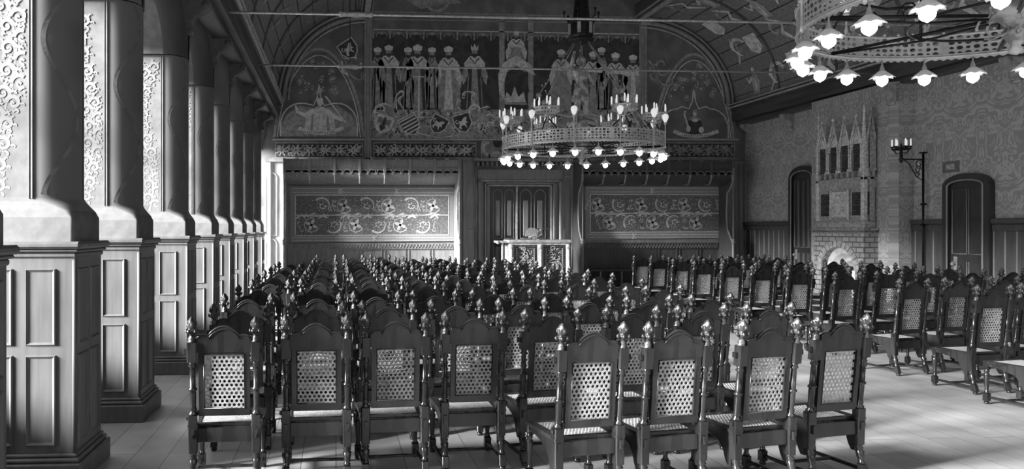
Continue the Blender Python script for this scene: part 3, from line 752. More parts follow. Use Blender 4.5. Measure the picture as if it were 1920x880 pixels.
# arched painting of a winged head between friezes, partly behind the chandelier
b = MB()
paint(b, [[(903,300),(903,270),(912,254),(932,246),(955,252),(968,268),(970,300)]], 2, .010)
paint(b, stroke2([(903,300),(903,270),(912,254),(932,246),(955,252),(968,268),(970,300)], 1.2), 3, .014)
paint(b, disc2(933, 266, 9, 11), 1, .016); paint(b, ribbon2(918, 276, 16, 8, 1.5, 4.6, 4, 2, 14), 3, .018); paint(b, disc2(930, 292, 14, 8), 3, .018)
o = b.build('mural', MUR); tag(o, 'small arched painting with a dark head, right of the friezes behind the chandelier', 'mural')

# ------------------------------------------------------------------ far wall: panelling, benches, door
ZK = lambda y: zat(y, 4, YD)
b = MB()
b.box(fwX(498,YD), fwX(1398,YD), YD-.05, YD, 0, ZK(300)); b.box(fwX(498,YD), fwX(535,YD), YD-.12, YD, ZK(306), ZK(300))
for px in (505, 870, 893, 1072, 1085, 1386, 1396):
    b.box(fwX(px,YD)-.05, fwX(px,YD)+.05, YD-.11, YD, .2, ZK(304), 0, bev=.01)
def lancet(b, px0, px1, y0, y1, d, mi):
    X0, X1 = fwX(px0, YD), fwX(px1, YD); c = (X0+X1)/2; hw = (X1-X0)/2; zb, zt = ZK(y1), ZK(y0)
    pts = [(X0, YD-d, zb), (X0, YD-d, zt-hw)] + [(c-hw*cos(pi*k/10), YD-d, zt-hw+hw*sin(pi*k/10)) for k in range(1, 10)] + [(X1, YD-d, zt-hw), (X1, YD-d, zb)]
    b.tube(pts + [pts[0]], .014, 6, mi)
lancet(b, 499, 519, 326, 442, .07, 1); lancet(b, 872, 889, 330, 430, .07, 1); lancet(b, 1054, 1070, 330, 430, .07, 1)
lancet(b, 499, 519, 448, 500, .07, 1)
struct(b.build('trim_%d' % tn, ['farwood', 'gilt'])); tn += 1
# door cornice and frame
b = MB()
X0, X1 = fwX(897, YD), fwX(1048, YD)
b.box(X0-.2, X1+.3, YD-.42, YD, ZK(304), ZK(298), 0, bev=.02)
n = 20
for k in range(n):
    x = X0-.1+(X1-X0+.3)*k/n; b.box(x, x+.05, YD-.36, YD, ZK(313), ZK(305), 0)
b.box(X0-.06, X1+.06, YD-.16, YD, ZK(338), ZK(318), 0, bev=.01); b.box(X0-.06, X1+.06, YD-.2, YD, ZK(341), ZK(338), 1, bev=.01)
for x in (X0, X1):
    b.lathe([(.2,.07),(.5,.07),(.55,.05),(1.4,.05),(1.5,.075),(1.6,.05),(3.1,.045),(3.15,.07),(3.3,.07)], 10, lambda z: (x, YD-.17), 0)
Xa, Xb = fwX(907, YD), fwX(1038, YD)
for d, dd, m_ in ((0, .16, 0), (.07, .12, 1), (.12, .09, 0)):
    for s0, s1 in ((Xa+d, Xa+d+.05), (Xb-d-.05, Xb-d)): b.box(s0, s1, YD-dd, YD, .2, ZK(342)-d, m_ if s1 > Xb-1 else 0, bev=.008)
    b.box(Xa+d, Xb-d, YD-dd, YD, ZK(342)-d-.05, ZK(342)-d, m_, bev=.008)
struct(b.build('trim_%d' % tn, ['farwood', 'gilt'])); tn += 1
def leaf_door(num, x0, x1, ztop):
    b = MB(); b.box(x0+.004, x1-.004, YD-.105, YD-.052, .22, ztop, 0)
    o = struct(b.build('door_%d' % num, 'door'))
    b2 = MB(); w_ = (x1-x0)
    for c in (x0+w_*.28, x0+w_*.72):
        hw = w_*.17
        for za, zb, arch_ in ((1.6, ztop-.12, True), (.35, 1.45, False)):
            if arch_: pts = [(c-hw, YD-.112, za), (c-hw, YD-.112, zb-hw)] + [(c-hw*cos(pi*k/10), YD-.112, zb-hw+hw*1.1*sin(pi*k/10)) for k in range(1, 10)] + [(c+hw, YD-.112, zb-hw), (c+hw, YD-.112, za), (c-hw, YD-.112, za)]
            else: pts = [(c-hw, YD-.112, za), (c-hw, YD-.112, zb), (c+hw, YD-.112, zb), (c+hw, YD-.112, za), (c-hw, YD-.112, za)]
            b2.tube(pts, .013, 6)
            b2.box(c-hw*.45, c+hw*.45, YD-.12, YD-.104, za+.08, zb-.3 if arch_ else zb-.08, bev=.01)
    b2.build('panel_moulding', 'farwood', o)
    return o
Xc_ = fwX(967, YD)
d1 = leaf_door(1, Xa+.17, Xc_, ZK(349)); d2 = leaf_door(2, Xc_, Xb-.17, ZK(349))
b = MB(); b.box(Xc_-.03, Xc_+.03, YD-.14, YD-.1, .25, ZK(350), bev=.008); b.build('meeting_stile', 'gilt', d2)

def tapestry(x0, x1, y0, y1, parent_label, letters, mirror):
    b = MB(); off = .10
    X0, X1 = fwX(x0, YD-off), fwX(x1, YD-off)
    b.prism([fw(x0, y0, off), fw(x1, y0+1, off), fw(x1, y1-3, off), fw(x0, y1, off)], (0, -.012, 0), 1)
    def P(quads, mi, o2):
        for q in quads: b.face([fw(p[0], p[1], off+.012+o2) for p in q], mi)
    ix0, ix1, iy0, iy1 = x0+10, x1-14, y0+16, y1-13
    P([[(ix0, iy0), (ix1, iy0+.5), (ix1, iy1-1.5), (ix0, iy1)]], 0, .003)
    for ln in ([(ix0, iy0), (ix1, iy0+.5)], [(ix0, iy1), (ix1, iy1-1.5)], [(ix0, iy0), (ix0, iy1)], [(ix1, iy0+.5), (ix1, iy1-1.5)]): P(stroke2(ln, .8), 2, .006)
    ym = (iy0+iy1)/2; P(stroke2([(ix0, ym), (ix1, ym-.5)], .9), 2, .007)
    for yb_ in (y0+4, y0+11, y1-4, y1-9): P(stroke2([(x0+4, yb_), (x1-4, yb_)], .5), 2, .006)
    n = 3.45 if x1-x0 > 290 else 3.0; per = (ix1-ix0)/n; hr = (iy1-iy0)*.25
    def motif(cx, cy, up, big):
        s_ = 1 if up else -1; m_ = -1 if mirror else 1
        if big:
            a0 = (-2.4 if up else 2.4); P([q for q in ribbon2(cx, cy, hr*.78, hr*.70, a0, a0+s_*m_*3.0+ (0 if m_ > 0 else 0), hr*.11, hr*.05, 16)], 2, .008)
            P(ribbon2(cx, cy, hr*.4, hr*.12, 0, 4.6*s_, 1.0, .6, 12), 2, .008)
            for j in range(12): a = j*.53; P(disc2(cx+hr*1.12*cos(a), cy+hr*.95*sin(a), .9, n=6), 2, .008); P(disc2(cx+hr*.52*cos(a), cy+hr*.52*sin(a), .9, n=6), 2, .008)
            for j in range(5): a = j*1.26; P(stroke2([(cx+hr*.15*cos(a), cy+hr*.15*sin(a)), (cx+hr*.38*cos(a), cy+hr*.38*sin(a))], [1.2, .6]), 2, .009)
            P(stroke2([(cx-hr*.7, cy+s_*hr*.75), (cx-hr*1.3, cy+s_*hr*.95), (cx-hr*1.7, cy+s_*hr*.8)], [1.6, 1.1, .4]), 2, .008)
            for j in range(4): P(ribbon2(cx+hr*(1.1+.1*j), cy-s_*hr*(.5-.35*j), hr*.2, hr*.06, j, j+4, .7, .4, 8), 2, .008)
        else:
            for j in range(4):
                a = j*pi/2+.4; P(stroke2([(cx, cy), (cx+hr*.45*cos(a), cy+hr*.45*sin(a))], [2.2, 3.0]), 2, .008)
                P(disc2(cx+hr*.5*cos(a), cy+hr*.5*sin(a), 2.1, n=7), 2, .009)
            for j in range(8): a = j*pi/4; P(disc2(cx+hr*.85*cos(a), cy+hr*.8*sin(a), .9, n=6), 2, .008)
            P(ribbon2(cx, cy, hr*.72, hr*.66, .4, 5.2, .9, .5, 16), 2, .008)
            for j in range(4): P(ribbon2(cx-hr*(1.0+.1*j), cy-s_*hr*(.5-.35*j), hr*.2, hr*.06, j, j+4, .7, .4, 8), 2, .008)
            P(stroke2([(cx-hr*.9, cy+s_*hr*.9), (cx, cy+s_*hr*.78), (cx+hr*.9, cy+s_*hr*.9)], [.5, 1.1, .5]), 2, .008)
    k = 0
    while True:
        c = ix0+per*.1+per*.5*k if not mirror else ix0+per*.18+per*.5*k
        if c > ix1-hr*.5: break
        if c > ix0+hr*.5:
            motif(c, iy0+hr*1.05, True, (k % 2 == 1) ^ False)
        c2 = c+per*.0+ (-per*.24)
        if ix0+hr*.6 < c2 < ix1-hr*.8: motif(c2, iy1-hr*1.05, False, k % 2 == 0)
        if ix0 < c < ix1-12: P(stroke2([(c-6, ym+5), (c+4, ym-1), (c+10, ym+5)], [1.8, 2.4, 1]), 2, .009)
        k += 1
    for ch, x, y in letters:
        s_ = 4
        if ch == 'K':
            L = [[(-s_*.7,-s_),(-s_*.7,s_)], [(s_*.8,-s_),(-s_*.5,0)], [(-s_*.5,0),(s_*.8,s_)], [(-s_*1.2,-s_),(-s_*.2,-s_)], [(-s_*1.2,s_),(-s_*.2,s_)]]
            for l in L: P(stroke2([(x+a, y+c) for a, c in l], .9), 2, .010)
        else:
            P(stroke2([(x+s_*.8,y-s_*.7),(x,y-s_),(x-s_*.8,y-s_*.6),(x-s_*.3,y-.3),(x+s_*.5,y+.3),(x+s_*.9,y+s_*.6),(x,y+s_),(x-s_,y+s_*.7)], .9), 2, .010)
            P(stroke2([(x-s_*1.3,y),(x+s_*1.3,y)], .6), 2, .010)
    o = b.build('tapestry', ['tap0', 'tap1', 'tap2']); tag(o, parent_label, 'tapestry'); return o
tapestry(544, 855, 350, 455, 'scroll-patterned tapestry on the bench left of the far door', [('S', 638, 359), ('K', 745, 359), ('K', 703, 447)], False)
tapestry(1097, 1364, 349, 449, 'scroll-patterned tapestry on the bench right of the far door', [('K', 1224, 358), ('K', 1190, 443)], True)

def canopy_bench(x0, x1, nb, label, mwood, mlight):
    yf = YD-.85                                      # canopy front plane
    t = thing('canopied_bench', label, 'bench', (fwX((x0+x1)/2, YD), YD-.4, .25))
    ox, oy, oz = t.location
    def fin(b, name, m, p=t):
        b.v = [(v[0]-ox, v[1]-oy, v[2]-oz) for v in b.v]; o = b.build(name, m, p); return o
    Xa, Xb = fwX(x0, yf), fwX(x1, yf); zt = zat(300, 4, yf); zc = zat(325, 4, yf); zl = zat(347, 4, YD-.3)
    b = MB()
    b.box(Xa, Xb, yf, YD-.06, zt-.05, zt, bev=.01)
    # coved underside from front lip to wall
    n = 10; P = []
    for k in range(n+1):
        a = pi/2*k/n; P.append((yf+(YD-.1-yf)*(1-cos(a)), zc - (zc-zl)*sin(a)))
    for k in range(n): b.add([(Xa, P[k][0], P[k][1]), (Xb, P[k][0], P[k][1]), (Xb, P[k+1][0], P[k+1][1]), (Xa, P[k+1][0], P[k+1][1])], [(0,1,2,3)], 0, sm=True)
    b.box(Xa, Xb, yf, yf+.04, zc+.06, zt-.05); b.box(Xa, Xb, yf-.02, yf+.03, zc+.12, zc+.15, bev=.008)
    fin(b, 'canopy', mwood)
    for k in range(nb+1):
        x = Xa+(Xb-Xa)*k/nb
        b = MB(); b.box(x-.035, x+.035, yf-.05, yf+.03, zc-.02, zt+.02, 0, bev=.01)
        b.tube([(x, yf-.01, zc+.05), (x, yf+.02, zc-.12), (x, yf+.12, zc-.28), (x, YD-.42, zl+.02)], [.028, .026, .024, .018], 8, 1)
        b.ball((x, yf-.01, zc-.04), .045, 8, 6, 1)
        fin(b, 'rib', [mwood, mlight])
        if k < nb:
            b = MB(); w_ = (Xb-Xa)/nb
            for j in range(3):
                c = x+w_*(j+.5)/3; r = w_/6.6
                b.tube([(c-r*cos(pi*q/8), yf-.005, zc+r*1.1*sin(pi*q/8)-.02) for q in range(9)], .014, 6)
                b.ball((c+r*1.05, yf-.005, zc-.03), .02, 6, 4)
            # crossed sticks ornament above
            c = x+w_/2
            b.tube([(c-.07, yf-.02, zt-.02), (c+.07, yf-.02, zt+.06)], .010, 5); b.tube([(c-.07, yf-.02, zt+.06), (c+.07, yf-.02, zt-.02)], .010, 5)
            fin(b, 'cusped_tracery', mlight)
    # end panels: carved post, curving shoulder at arm height
    for x, s_ in ((Xa, 1), (Xb, -1)):
        b = MB()
        prof = [(yf, zt), (yf, 3.2), (yf+.08, 3.1), (yf+.30, 2.9), (yf+.34, 2.2), (yf+.28, 1.85), (yf+.1, 1.6), (yf-.02, 1.45), (yf-.04, .25), (YD-.06, .25), (YD-.06, zt)]
        b.prism([(x-.03, y, z) for y, z in prof], (.06, 0, 0), 0)
        b.tube([(x, y, z) for y, z in prof[:9]], .030, 8, 1)
        b.tube([(x+s_*.0, yf-.03, zt-.2), (x, yf-.03, 3.25)], .03, 8, 1)
        for z in (1.55, 1.48): b.ball((x, yf-.02, z), .055, 8, 6, 1)
        b.tube([(x, yf-.03, 3.2), (x, yf-.03, 1.5)], .022, 8, 1)
        fin(b, 'end_panel', [mwood, mlight])
    b = MB()
    z0 = zat(467, 4, YD); z1 = zat(456, 4, YD)
    b.box(Xa, Xb, YD-.14, YD-.06, z0, z1); 
    k = Xa+.1
    while k < Xb-.1: b.tube([(k, YD-.145, z0+.03), (k+.04, YD-.15, z1-.03), (k+.08, YD-.145, z0+.03)], .012, 5, 1); k += .09
    fin(b, 'carved_band', [mwood, mlight])
    b = MB(); b.box(Xa, Xb, YD-.10, YD-.055, .25, z0)
    for k in range(nb+1):
        x = Xa+(Xb-Xa)*k/nb
        for d in (-.045, .045): b.box(x+d-.012, x+d+.012, YD-.12, YD-.09, .7, z0-.02)
    fin(b, 'back_panel', mwood)
    b = MB(); b.box(Xa+.03, Xb-.03, YD-.62, YD-.1, .66, .71, bev=.01); fin(b, 'seat', mwood)
    for k in range(1, nb):
        x = Xa+(Xb-Xa)*k/nb
        b = MB(); b.lathe([(.25,.04),(.3,.045),(.34,.025),(.5,.035),(.6,.022),(.66,.04)], 8, lambda z: (x, YD-.56)); fin(b, 'leg', mlight)
canopy_bench(533, 861, 7, 'long canopied oak bench left of the far door, partly in pier shadow', 'farwood', 'gilt')
canopy_bench(1092, 1374, 7, 'long canopied oak bench right of the far door, with a dark open seat', 'farwood2', 'farwood')
# low dais under the benches
b = MB(); b.box(XL, XR-1.4, 18.95+.1, YD-.01, 0, .25, bev=.02); struct(b.build('trim_%d' % tn, 'wains')); tn += 1

# lectern desk with carved panels, standing on the dais
yl = 19.9
t = thing('lectern_table', 'carved speaker desk with pierced front panels before the far door', 'desk', (fwX(1008, yl), yl+.3, .25))
ox, oy, oz = t.location
def FIN(b, name, m, p, o=None):
    o = o or t.location
    b.v = [(v[0]-o[0], v[1]-o[1], v[2]-o[2]) for v in b.v]; return b.build(name, m, p)
Z = lambda y: zat(y, 4, yl); X_ = lambda x: fwX(x, yl)
b = MB(); b.box(X_(953), X_(1071), yl-.04, yl+.6, Z(456), Z(450), bev=.015); b.box(X_(956), X_(1068), yl, yl+.55, Z(460), Z(456)); FIN(b, 'top', 'gilt', t)
b = MB(); b.box(X_(933), X_(955), yl-.0, yl+.5, Z(456), Z(452), bev=.01); b.ball((X_(934), yl+.02, Z(455)), .05, 8, 6); FIN(b, 'side_shelf', 'gilt', t)
b = MB(); b.box(X_(941), X_(944), yl+.02, yl+.08, .25, Z(456)); FIN(b, 'shelf_leg', 'gilt', t)
for x, w_ in ((958, 4), (1013, 5), (1065, 3.5)):
    b = MB(); b.box(X_(x-w_), X_(x+w_), yl-.03, yl+.1, .25, Z(458), bev=.01)
    b.ball((X_(x), yl-.04, Z(463)), .07, 8, 6, sc=(1,.6,1)); b.tube([(X_(x), yl-.05, .4), (X_(x), yl-.05, Z(467))], .04, 8)
    FIN(b, 'post', 'gilt', t)
for x0, x1 in ((964, 1007), (1019, 1060)):
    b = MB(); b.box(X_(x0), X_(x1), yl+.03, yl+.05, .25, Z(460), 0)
    for xx in (x0+5, x1-5): b.box(X_(xx)-.012, X_(xx)+.012, yl, yl+.04, .3, Z(466), 1)
    cx = (X_(x0)+X_(x1))/2
    for q in range(36):
        a = rr.random()*6.28; px_ = cx+rr.uniform(-.17, .17); pz = rr.uniform(.75, 1.36); r = rr.uniform(.025, .05)
        b.tube([(px_+r*cos(a+k*.7), yl+.02, pz+r*sin(a+k*.7)) for k in range(6)], .010, 5, 2)
    b.tube([(cx-.2*cos(pi*k/10), yl+.01, .85+.2*sin(pi*k/10)) for k in range(11)], .015, 6, 1)
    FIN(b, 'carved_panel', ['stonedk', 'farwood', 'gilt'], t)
b = MB(); b.box(X_(955), X_(957), yl+.05, yl+.55, .25, Z(458)); FIN(b, 'side_panel', 'farwood', t)
b = MB(); b.box(X_(1066), X_(1069), yl+.05, yl+.55, .25, Z(458)); FIN(b, 'side_panel', 'farwood', t)
# carved eagle bookrest on it
t = thing('eagle_bookrest', 'small pale carved eagle with a dark book board on the speaker desk', 'book stand', (X_(1012), yl+.12, Z(450)))
o3 = t.location
b = MB(); b.ball((X_(1006), yl+.12, Z(441)), .1, 12, 8, sc=(1.0,.55,.75)); b.ball((X_(1016), yl+.1, Z(432)), .045, 10, 8)
b.tube([(X_(1009), yl+.12, Z(440)), (X_(1014), yl+.11, Z(435)), (X_(1016), yl+.1, Z(432))], [.07, .05, .04], 8)
b.tube([(X_(1016), yl+.1, Z(432)), (X_(1018.5), yl+.08, Z(432.5)), (X_(1019), yl+.08, Z(434))], [.02, .013, .004], 6)
b.lathe([(Z(450), .09), (Z(448), .05), (Z(444), .04)], 10, lambda z: (X_(1012), yl+.12)); FIN(b, 'body', 'eagle', t)
for s_ in (0, .1):
    b = MB(); pts = [(1014,436),(1006,429),(997,427),(990,433),(988,444),(993,441),(995,448),(1000,444),(1003,449),(1009,446),(1014,442)]
    b.prism([(X_(x), yl+.05+s_*1.4, Z(y)) for x, y in pts], (0, .025, 0))
    for q in range(4): b.tube([(X_(1011), yl+.05+s_*1.4, Z(436)), (X_(994+q*4), yl+.04+s_*1.4, Z(445-q*.3))], [.018, .008], 5)
    FIN(b, 'wing', 'eagle', t)
b = MB(); b.box(X_(1010), X_(1030), yl+.12, yl+.16, Z(431), Z(428), bev=.005); FIN(b, 'book_board', 'farwood2', t)

# ================================================================== RIGHT WALL
XWN = XR
def wains(n, ya, yb, ztop=1.98):
    b = MB(); b.box(XR-.05, XR, ya, yb, 0, ztop); b.box(XR-.11, XR, ya, yb, ztop, ztop+.1, bev=.02); b.box(XR-.08, XR, ya, yb, ztop-.14, ztop, bev=.02)
    b.box(XR-.08, XR, ya, yb, 0, .16, bev=.01)
    y = ya+.04
    while y < yb-.02: b.box(XR-.068, XR-.04, y, y+.028, .16, ztop-.14, 1, bev=.006); y += .235
    struct(b.build('trim_%d' % n, ['wains', 'farwood']))
yd1a, yd1b = rwY(1537, XR), rwY(1486, XR)
yd2a, yd2b = rwY(1866, XR), rwY(1777, XR)
ybr0, ybr1 = rwY(1713, XR), 17.7
wains(tn, yd1b, YD); tn += 1
wains(tn, ybr1, yd1a); tn += 1
wains(tn, yd2b, ybr0); tn += 1
wains(tn, YB, yd2a); tn += 1
def arched_door(n, ya, yb, zspring, rise, groups):
    c = (ya+yb)/2; hw = (yb-ya)/2
    def arc(off, k0=12): return [(c-(hw+off)*cos(pi*k/k0), zspring+(rise+off)*sin(pi*k/k0)) for k in range(k0+1)]
    b = MB()
    prof = arc(0)
    outer = [(c-hw, 0)] + prof + [(c+hw, 0)]
    inner = [(c-hw+.13, 0)] + [(c-(hw-.13)*cos(pi*k/12), zspring+(rise-.13)*sin(pi*k/12)) for k in range(13)] + [(c+hw-.13, 0)]
    for k in range(len(outer)-1):
        a, b_, c_, d_ = outer[k], outer[k+1], inner[k+1], inner[k]
        b.prism([(XR-.12, a[0], a[1]), (XR-.12, b_[0], b_[1]), (XR-.12, c_[0], c_[1]), (XR-.12, d_[0], d_[1])], (.12, 0, 0))
    b.tube([(XR-.13, y, z) for y, z in inner], .018, 6, 1)
    o = struct(b.build('door_%d' % n, ['door', 'farwood']))
    b = MB(); b.prism([(XR-.05, y, z) for y, z in inner], (.045, 0, 0))
    b.build('door_leaf', 'door', o)
    b = MB()
    iw = hw-.13; npan = groups
    for k in range(npan):
        y0 = c-iw+.04+(2*iw-.04)*k/npan; y1 = y0+(2*iw-.04)/npan-.05
        for z0, z1 in ((.15, 1.25), (1.4, zspring-.05)):
            b.tube([(XR-.06, y0, z0), (XR-.06, y0, z1), (XR-.06, y1, z1), (XR-.06, y1, z0), (XR-.06, y0, z0)], .012, 6)
    b.build('panel_moulding', 'farwood', o)
    b = MB(); b.ball((XR-.12, c+iw-.12, 1.2), .035, 8, 6); b.tube([(XR-.05, c+iw-.12, 1.2), (XR-.12, c+iw-.12, 1.2)], .014, 6); b.box(XR-.062, XR-.05, c+iw-.16, c+iw-.08, 1.08, 1.34)
    b.build('door_handle', 'rod', o)
arched_door(3, yd1a, yd1b, 3.22, .30, 4)
arched_door(4, yd2a, yd2b, 2.72, .24, 2)
# pale patches on the painted wall
b = MB(); P0 = rw(1799, 322); P1_ = rw(1768, 304)
b.box(XR-.012, XR, P0[1], P1_[1], P0[2], P1_[2]); b.box(XR-.016, XR-.010, P0[1]+.1, P1_[1]-.1, P0[2]+.06, P1_[2]-.06, 1)
o = b.build('wall_plaque', ['scroll', 'damask']); tag(o, 'small pale framed square on the wall above the right-hand door', 'plaque')
# chimney breast
b = MB(); xb0 = XR-.45
b.prism([(XR, ybr0, 0), (xb0+.12, ybr0, 0), (xb0, ybr0+.12, 0), (xb0, ybr1, 0), (XR, ybr1, 0)], (0, 0, 5.0)); struct(b.build('trim_%d' % tn, 'damask')); tn += 1

# tiled chimneypiece
y0, y1 = rwY(1620, 11.40), rwY(1527, 11.40)
xf = 11.40; xbk = xb0-.005
t = thing('tiled_chimneypiece', 'tall Gothic tiled chimneypiece with gables and a white arched hearth', 'fireplace', (xf+.2, (y0+y1)/2, 0))
o4 = t.location
zb = zat(428, xf, y0)
yc = (y0+y1)/2
# base with arched opening
b = MB(); hw = .56; zsp = .95; rs = .52
b.box(xf, xbk, y0, yc-hw, 0, zb-.12); b.box(xf, xbk, yc+hw, y1, 0, zb-.12)
n = 14
arc = [(yc-hw*cos(pi*k/n), zsp+rs*sin(pi*k/n)) for k in range(n+1)]
for k in range(n):
    a, c_ = arc[k], arc[k+1]
    b.add([(xf, a[0], a[1]), (xf, c_[0], c_[1]), (xf, c_[0], zb-.12), (xf, a[0], zb-.12)], [(0,1,2,3)])
    b.add([(xf, a[0], a[1]), (xf, c_[0], c_[1]), (xbk, c_[0], c_[1]), (xbk, a[0], a[1])], [(0,1,2,3)])
b.box(xf, xbk, y0+.001, y1-.001, zb-.125, zb-.12)
# voussoirs around the arch
for k in range(n):
    a0, a1 = pi*(k+.08)/n, pi*(k+.92)/n
    q = [(yc-hw*cos(a0), zsp+rs*sin(a0)), (yc-hw*cos(a1), zsp+rs*sin(a1)), (yc-(hw+.15)*cos(a1), zsp+(rs+.15)*sin(a1)), (yc-(hw+.15)*cos(a0), zsp+(rs+.15)*sin(a0))]
    b.prism([(xf, y, z) for y, z in q], (-.03, 0, 0), 1)
FIN(b, 'brick_base', ['brick', 'gilt'], t)
b = MB()
for k in range(n):
    r0, r1 = .86, .62
    for ra, xa, rb, xb2 in ((1.0, xf+.12, .80, xf+.14), (.80, xf+.14, .66, xf+.30), (.66, xf+.30, .52, xf+.33)):
        A = [(yc-hw*ra*cos(pi*j/n), zsp-(1-ra)*.2+rs*ra*sin(pi*j/n)) for j in (k, k+1)]; B_ = [(yc-hw*rb*cos(pi*j/n), zsp-(1-rb)*.2+rs*rb*sin(pi*j/n)) for j in (k, k+1)]
        b.add([(xa, A[0][0], A[0][1]), (xa, A[1][0], A[1][1]), (xb2, B_[1][0], B_[1][1]), (xb2, B_[0][0], B_[0][1])], [(0,1,2,3)])
for s_ in (-1, 1): b.box(xf+.12, xf+.33, yc+s_*hw, yc+s_*hw*.52, .06, zsp)
b.box(xf+.33, xf+.35, yc-.3, yc+.3, 0, 1.1, 0)
FIN(b, 'hearth_surround', 'white', t)
b = MB(); b.box(xf+.30, xf+.325, yc-.24, yc+.18, .3, 1.0); b.box(xf+.28, xf+.30, yc-.26, yc+.2, .98, 1.03); FIN(b, 'stove_door', 'black', t)
b = MB(); b.box(xf-.07, xbk, y0-.07, y1+.07, zb-.05, zb, bev=.015); b.box(xf-.04, xbk, y0-.04, y1+.04, zb-.12, zb-.05, bev=.02); FIN(b, 'mantel', 'brick', t)
# upper body
ux, uy0, uy1 = xf+.06, y0+.08, y1-.08
ztop = zat(262, xf, y0+.5)
b = MB(); b.box(ux, xbk, uy0, uy1, zb, ztop-.12)
b.box(ux-.03, xbk, uy0-.03, uy1+.03, zb, zb+.16, bev=.02)
zc1 = zat(330, ux, yc)
b.box(ux-.05, xbk, uy0-.05, uy1+.05, zc1-.14, zc1-.06, bev=.015); b.box(ux-.03, xbk, uy0-.03, uy1+.03, zc1-.32, zc1-.14)
k = uy0+.02
while k < uy1-.03: b.box(ux-.09, ux, k, k+.06, zc1-.06, zc1+.06, bev=.01); k += (uy1-uy0)/8
k = ux+.02
while k < xbk-.05: b.box(k, k+.05, uy0-.09, uy0, zc1-.06, zc1+.06, bev=.01); k += .12
b.box(ux+.12, ux+.5, uy0-.0, uy1-.1, ztop-.12, ztop+.1)
FIN(b, 'tiled_body', 'stone', t)
# lower stage: flat dark panels painting the shade of niches beside an armorial relief
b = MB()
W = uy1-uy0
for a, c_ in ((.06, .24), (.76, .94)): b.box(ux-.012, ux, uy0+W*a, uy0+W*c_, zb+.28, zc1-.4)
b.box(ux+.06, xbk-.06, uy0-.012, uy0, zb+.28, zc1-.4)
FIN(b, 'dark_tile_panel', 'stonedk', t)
b = MB(); ya, yb = uy0+W*.32, uy0+W*.68; za, zb2 = zb+.24, zc1-.36; ym, zm = (ya+yb)/2, (za+zb2)/2
b.box(ux-.03, ux, ya, yb, za, zb2, bev=.01)
b.prism([(ux-.03, ym-.12, zm+.05), (ux-.03, ym+.12, zm+.05), (ux-.03, ym+.12, zm-.1), (ux-.03, ym, zm-.22), (ux-.03, ym-.12, zm-.1)], (-.03, 0, 0))
for s_ in (-1, 1):
    for q in range(3): b.tube([(ux-.05, ym+s_*(.06+.05*q)*1.0+s_*.05*cos(a), zm+.17-.14*q+.05*sin(a)) for a in (0, .8, 1.6, 2.4, 3.2, 4, 4.8)], .016, 6)
b.ball((ux-.06, ym, zm+.15), .06, 10, 8)
for y in (ya-.02, yb+.02): b.tube([(ux-.03, y, za-.05), (ux-.03, y, zb2+.05)], .028, 8)
FIN(b, 'armorial_relief', 'tile', t)
def gable(b, pos, wd, z0, zsh, zapex, axis):
    # pos: centre along the face, axis 'y' -> face at ux looking -X ; 'x' -> face at uy0 looking -Y
    def Q(u, z, d): return (ux-d, pos+u, z) if axis == 'y' else (pos+u, uy0-d, z)
    hw_ = wd/2
    for s_ in (-1, 1):
        b.tube([Q(s_*hw_*.92, z0, .05), Q(s_*hw_*.92, zsh, .05)], .020, 8, 0)
        b.tube([Q(s_*hw_, zsh, .05), Q(0, zapex, .05)], [.026, .018], 8, 0)
        b.tube([Q(s_*hw_*.8, zsh-.12, .04), Q(s_*hw_*.62, zsh+.12, .04), Q(0, zsh+.28, .04)], .016, 6, 0)
        b.tube([Q(s_*hw_*.9, z0-.02, .05), Q(s_*hw_*.9, z0+.05, .05)], .04, 6, 0)
        for k in range(1, 5):
            u = s_*hw_*(1-k/5)*1.08; z = zsh+(zapex-zsh)*k/5; b.ball(Q(u, z, .05), .024, 6, 4, 0)
    tri = [Q(-hw_, zsh, .02), Q(hw_, zsh, .02), Q(0, zapex, .02)]
    b.prism(tri, (.03, 0, 0) if axis == 'y' else (0, .03, 0), 0)
    nic = [Q(-hw_*.7, z0, .012), Q(hw_*.7, z0, .012), Q(hw_*.7, zsh-.05, .012), Q(0, zsh+.22, .012), Q(-hw_*.7, zsh-.05, .012)]
    b.face(nic, 1)  # flat dark face stands for the shade inside the niche
    b.ball(Q(0, zapex+.05, .05), .035, 8, 6, 0); b.tube([Q(0, zapex, .05), Q(0, zapex+.13, .05)], .012, 6, 0)
    b.tube([Q(-.04, zapex+.07, .05), Q(.04, zapex+.07, .05)], .014, 6, 0)
zg0, zsh, zap = zc1+.08, zat(275, ux, yc), zat(228, ux, yc)
for k in range(4):
    b = MB(); gable(b, uy0+W*(k+.5)/4, W/4*.92, zg0, zsh, zap, 'y'); FIN(b, 'gable', ['tile', 'stonedk'], t)
b = MB(); gable(b, (ux+xbk)/2, (xbk-ux)*.72, zg0, zsh+.1, zap+.1, 'x'); FIN(b, 'gable', ['stone', 'stonedk'], t)  # side gable keeps the duller tile, as the face turned from the windows
for x, y, zt_ in ((ux, uy0, zat(198, ux, uy0)), (ux, uy1, zat(212, ux, uy1)), (xbk-.10, uy0, zat(202, xbk, uy0))):
    b = MB(); b.box(x-.05, x+.05, y-.05, y+.05, zb+.16, zt_-.75, bev=.01)
    b.lathe([(zt_-.75, .075), (zt_-.7, .05), (zt_-.15, .015), (zt_-.13, .03), (zt_-.08, .03), (zt_-.05, .012), (zt_, .02), (zt_+.03, .003)], 8, lambda z: (x, y))
    for k in range(4):
        z = zt_-.62+k*.12
        for a in range(4): b.ball((x+.05*(1-k*.15)*cos(a*pi/2), y+.05*(1-k*.15)*sin(a*pi/2), z), .016, 5, 4)
    FIN(b, 'pinnacle', 'tile' if y == uy1 or x == ux else 'stone', t)

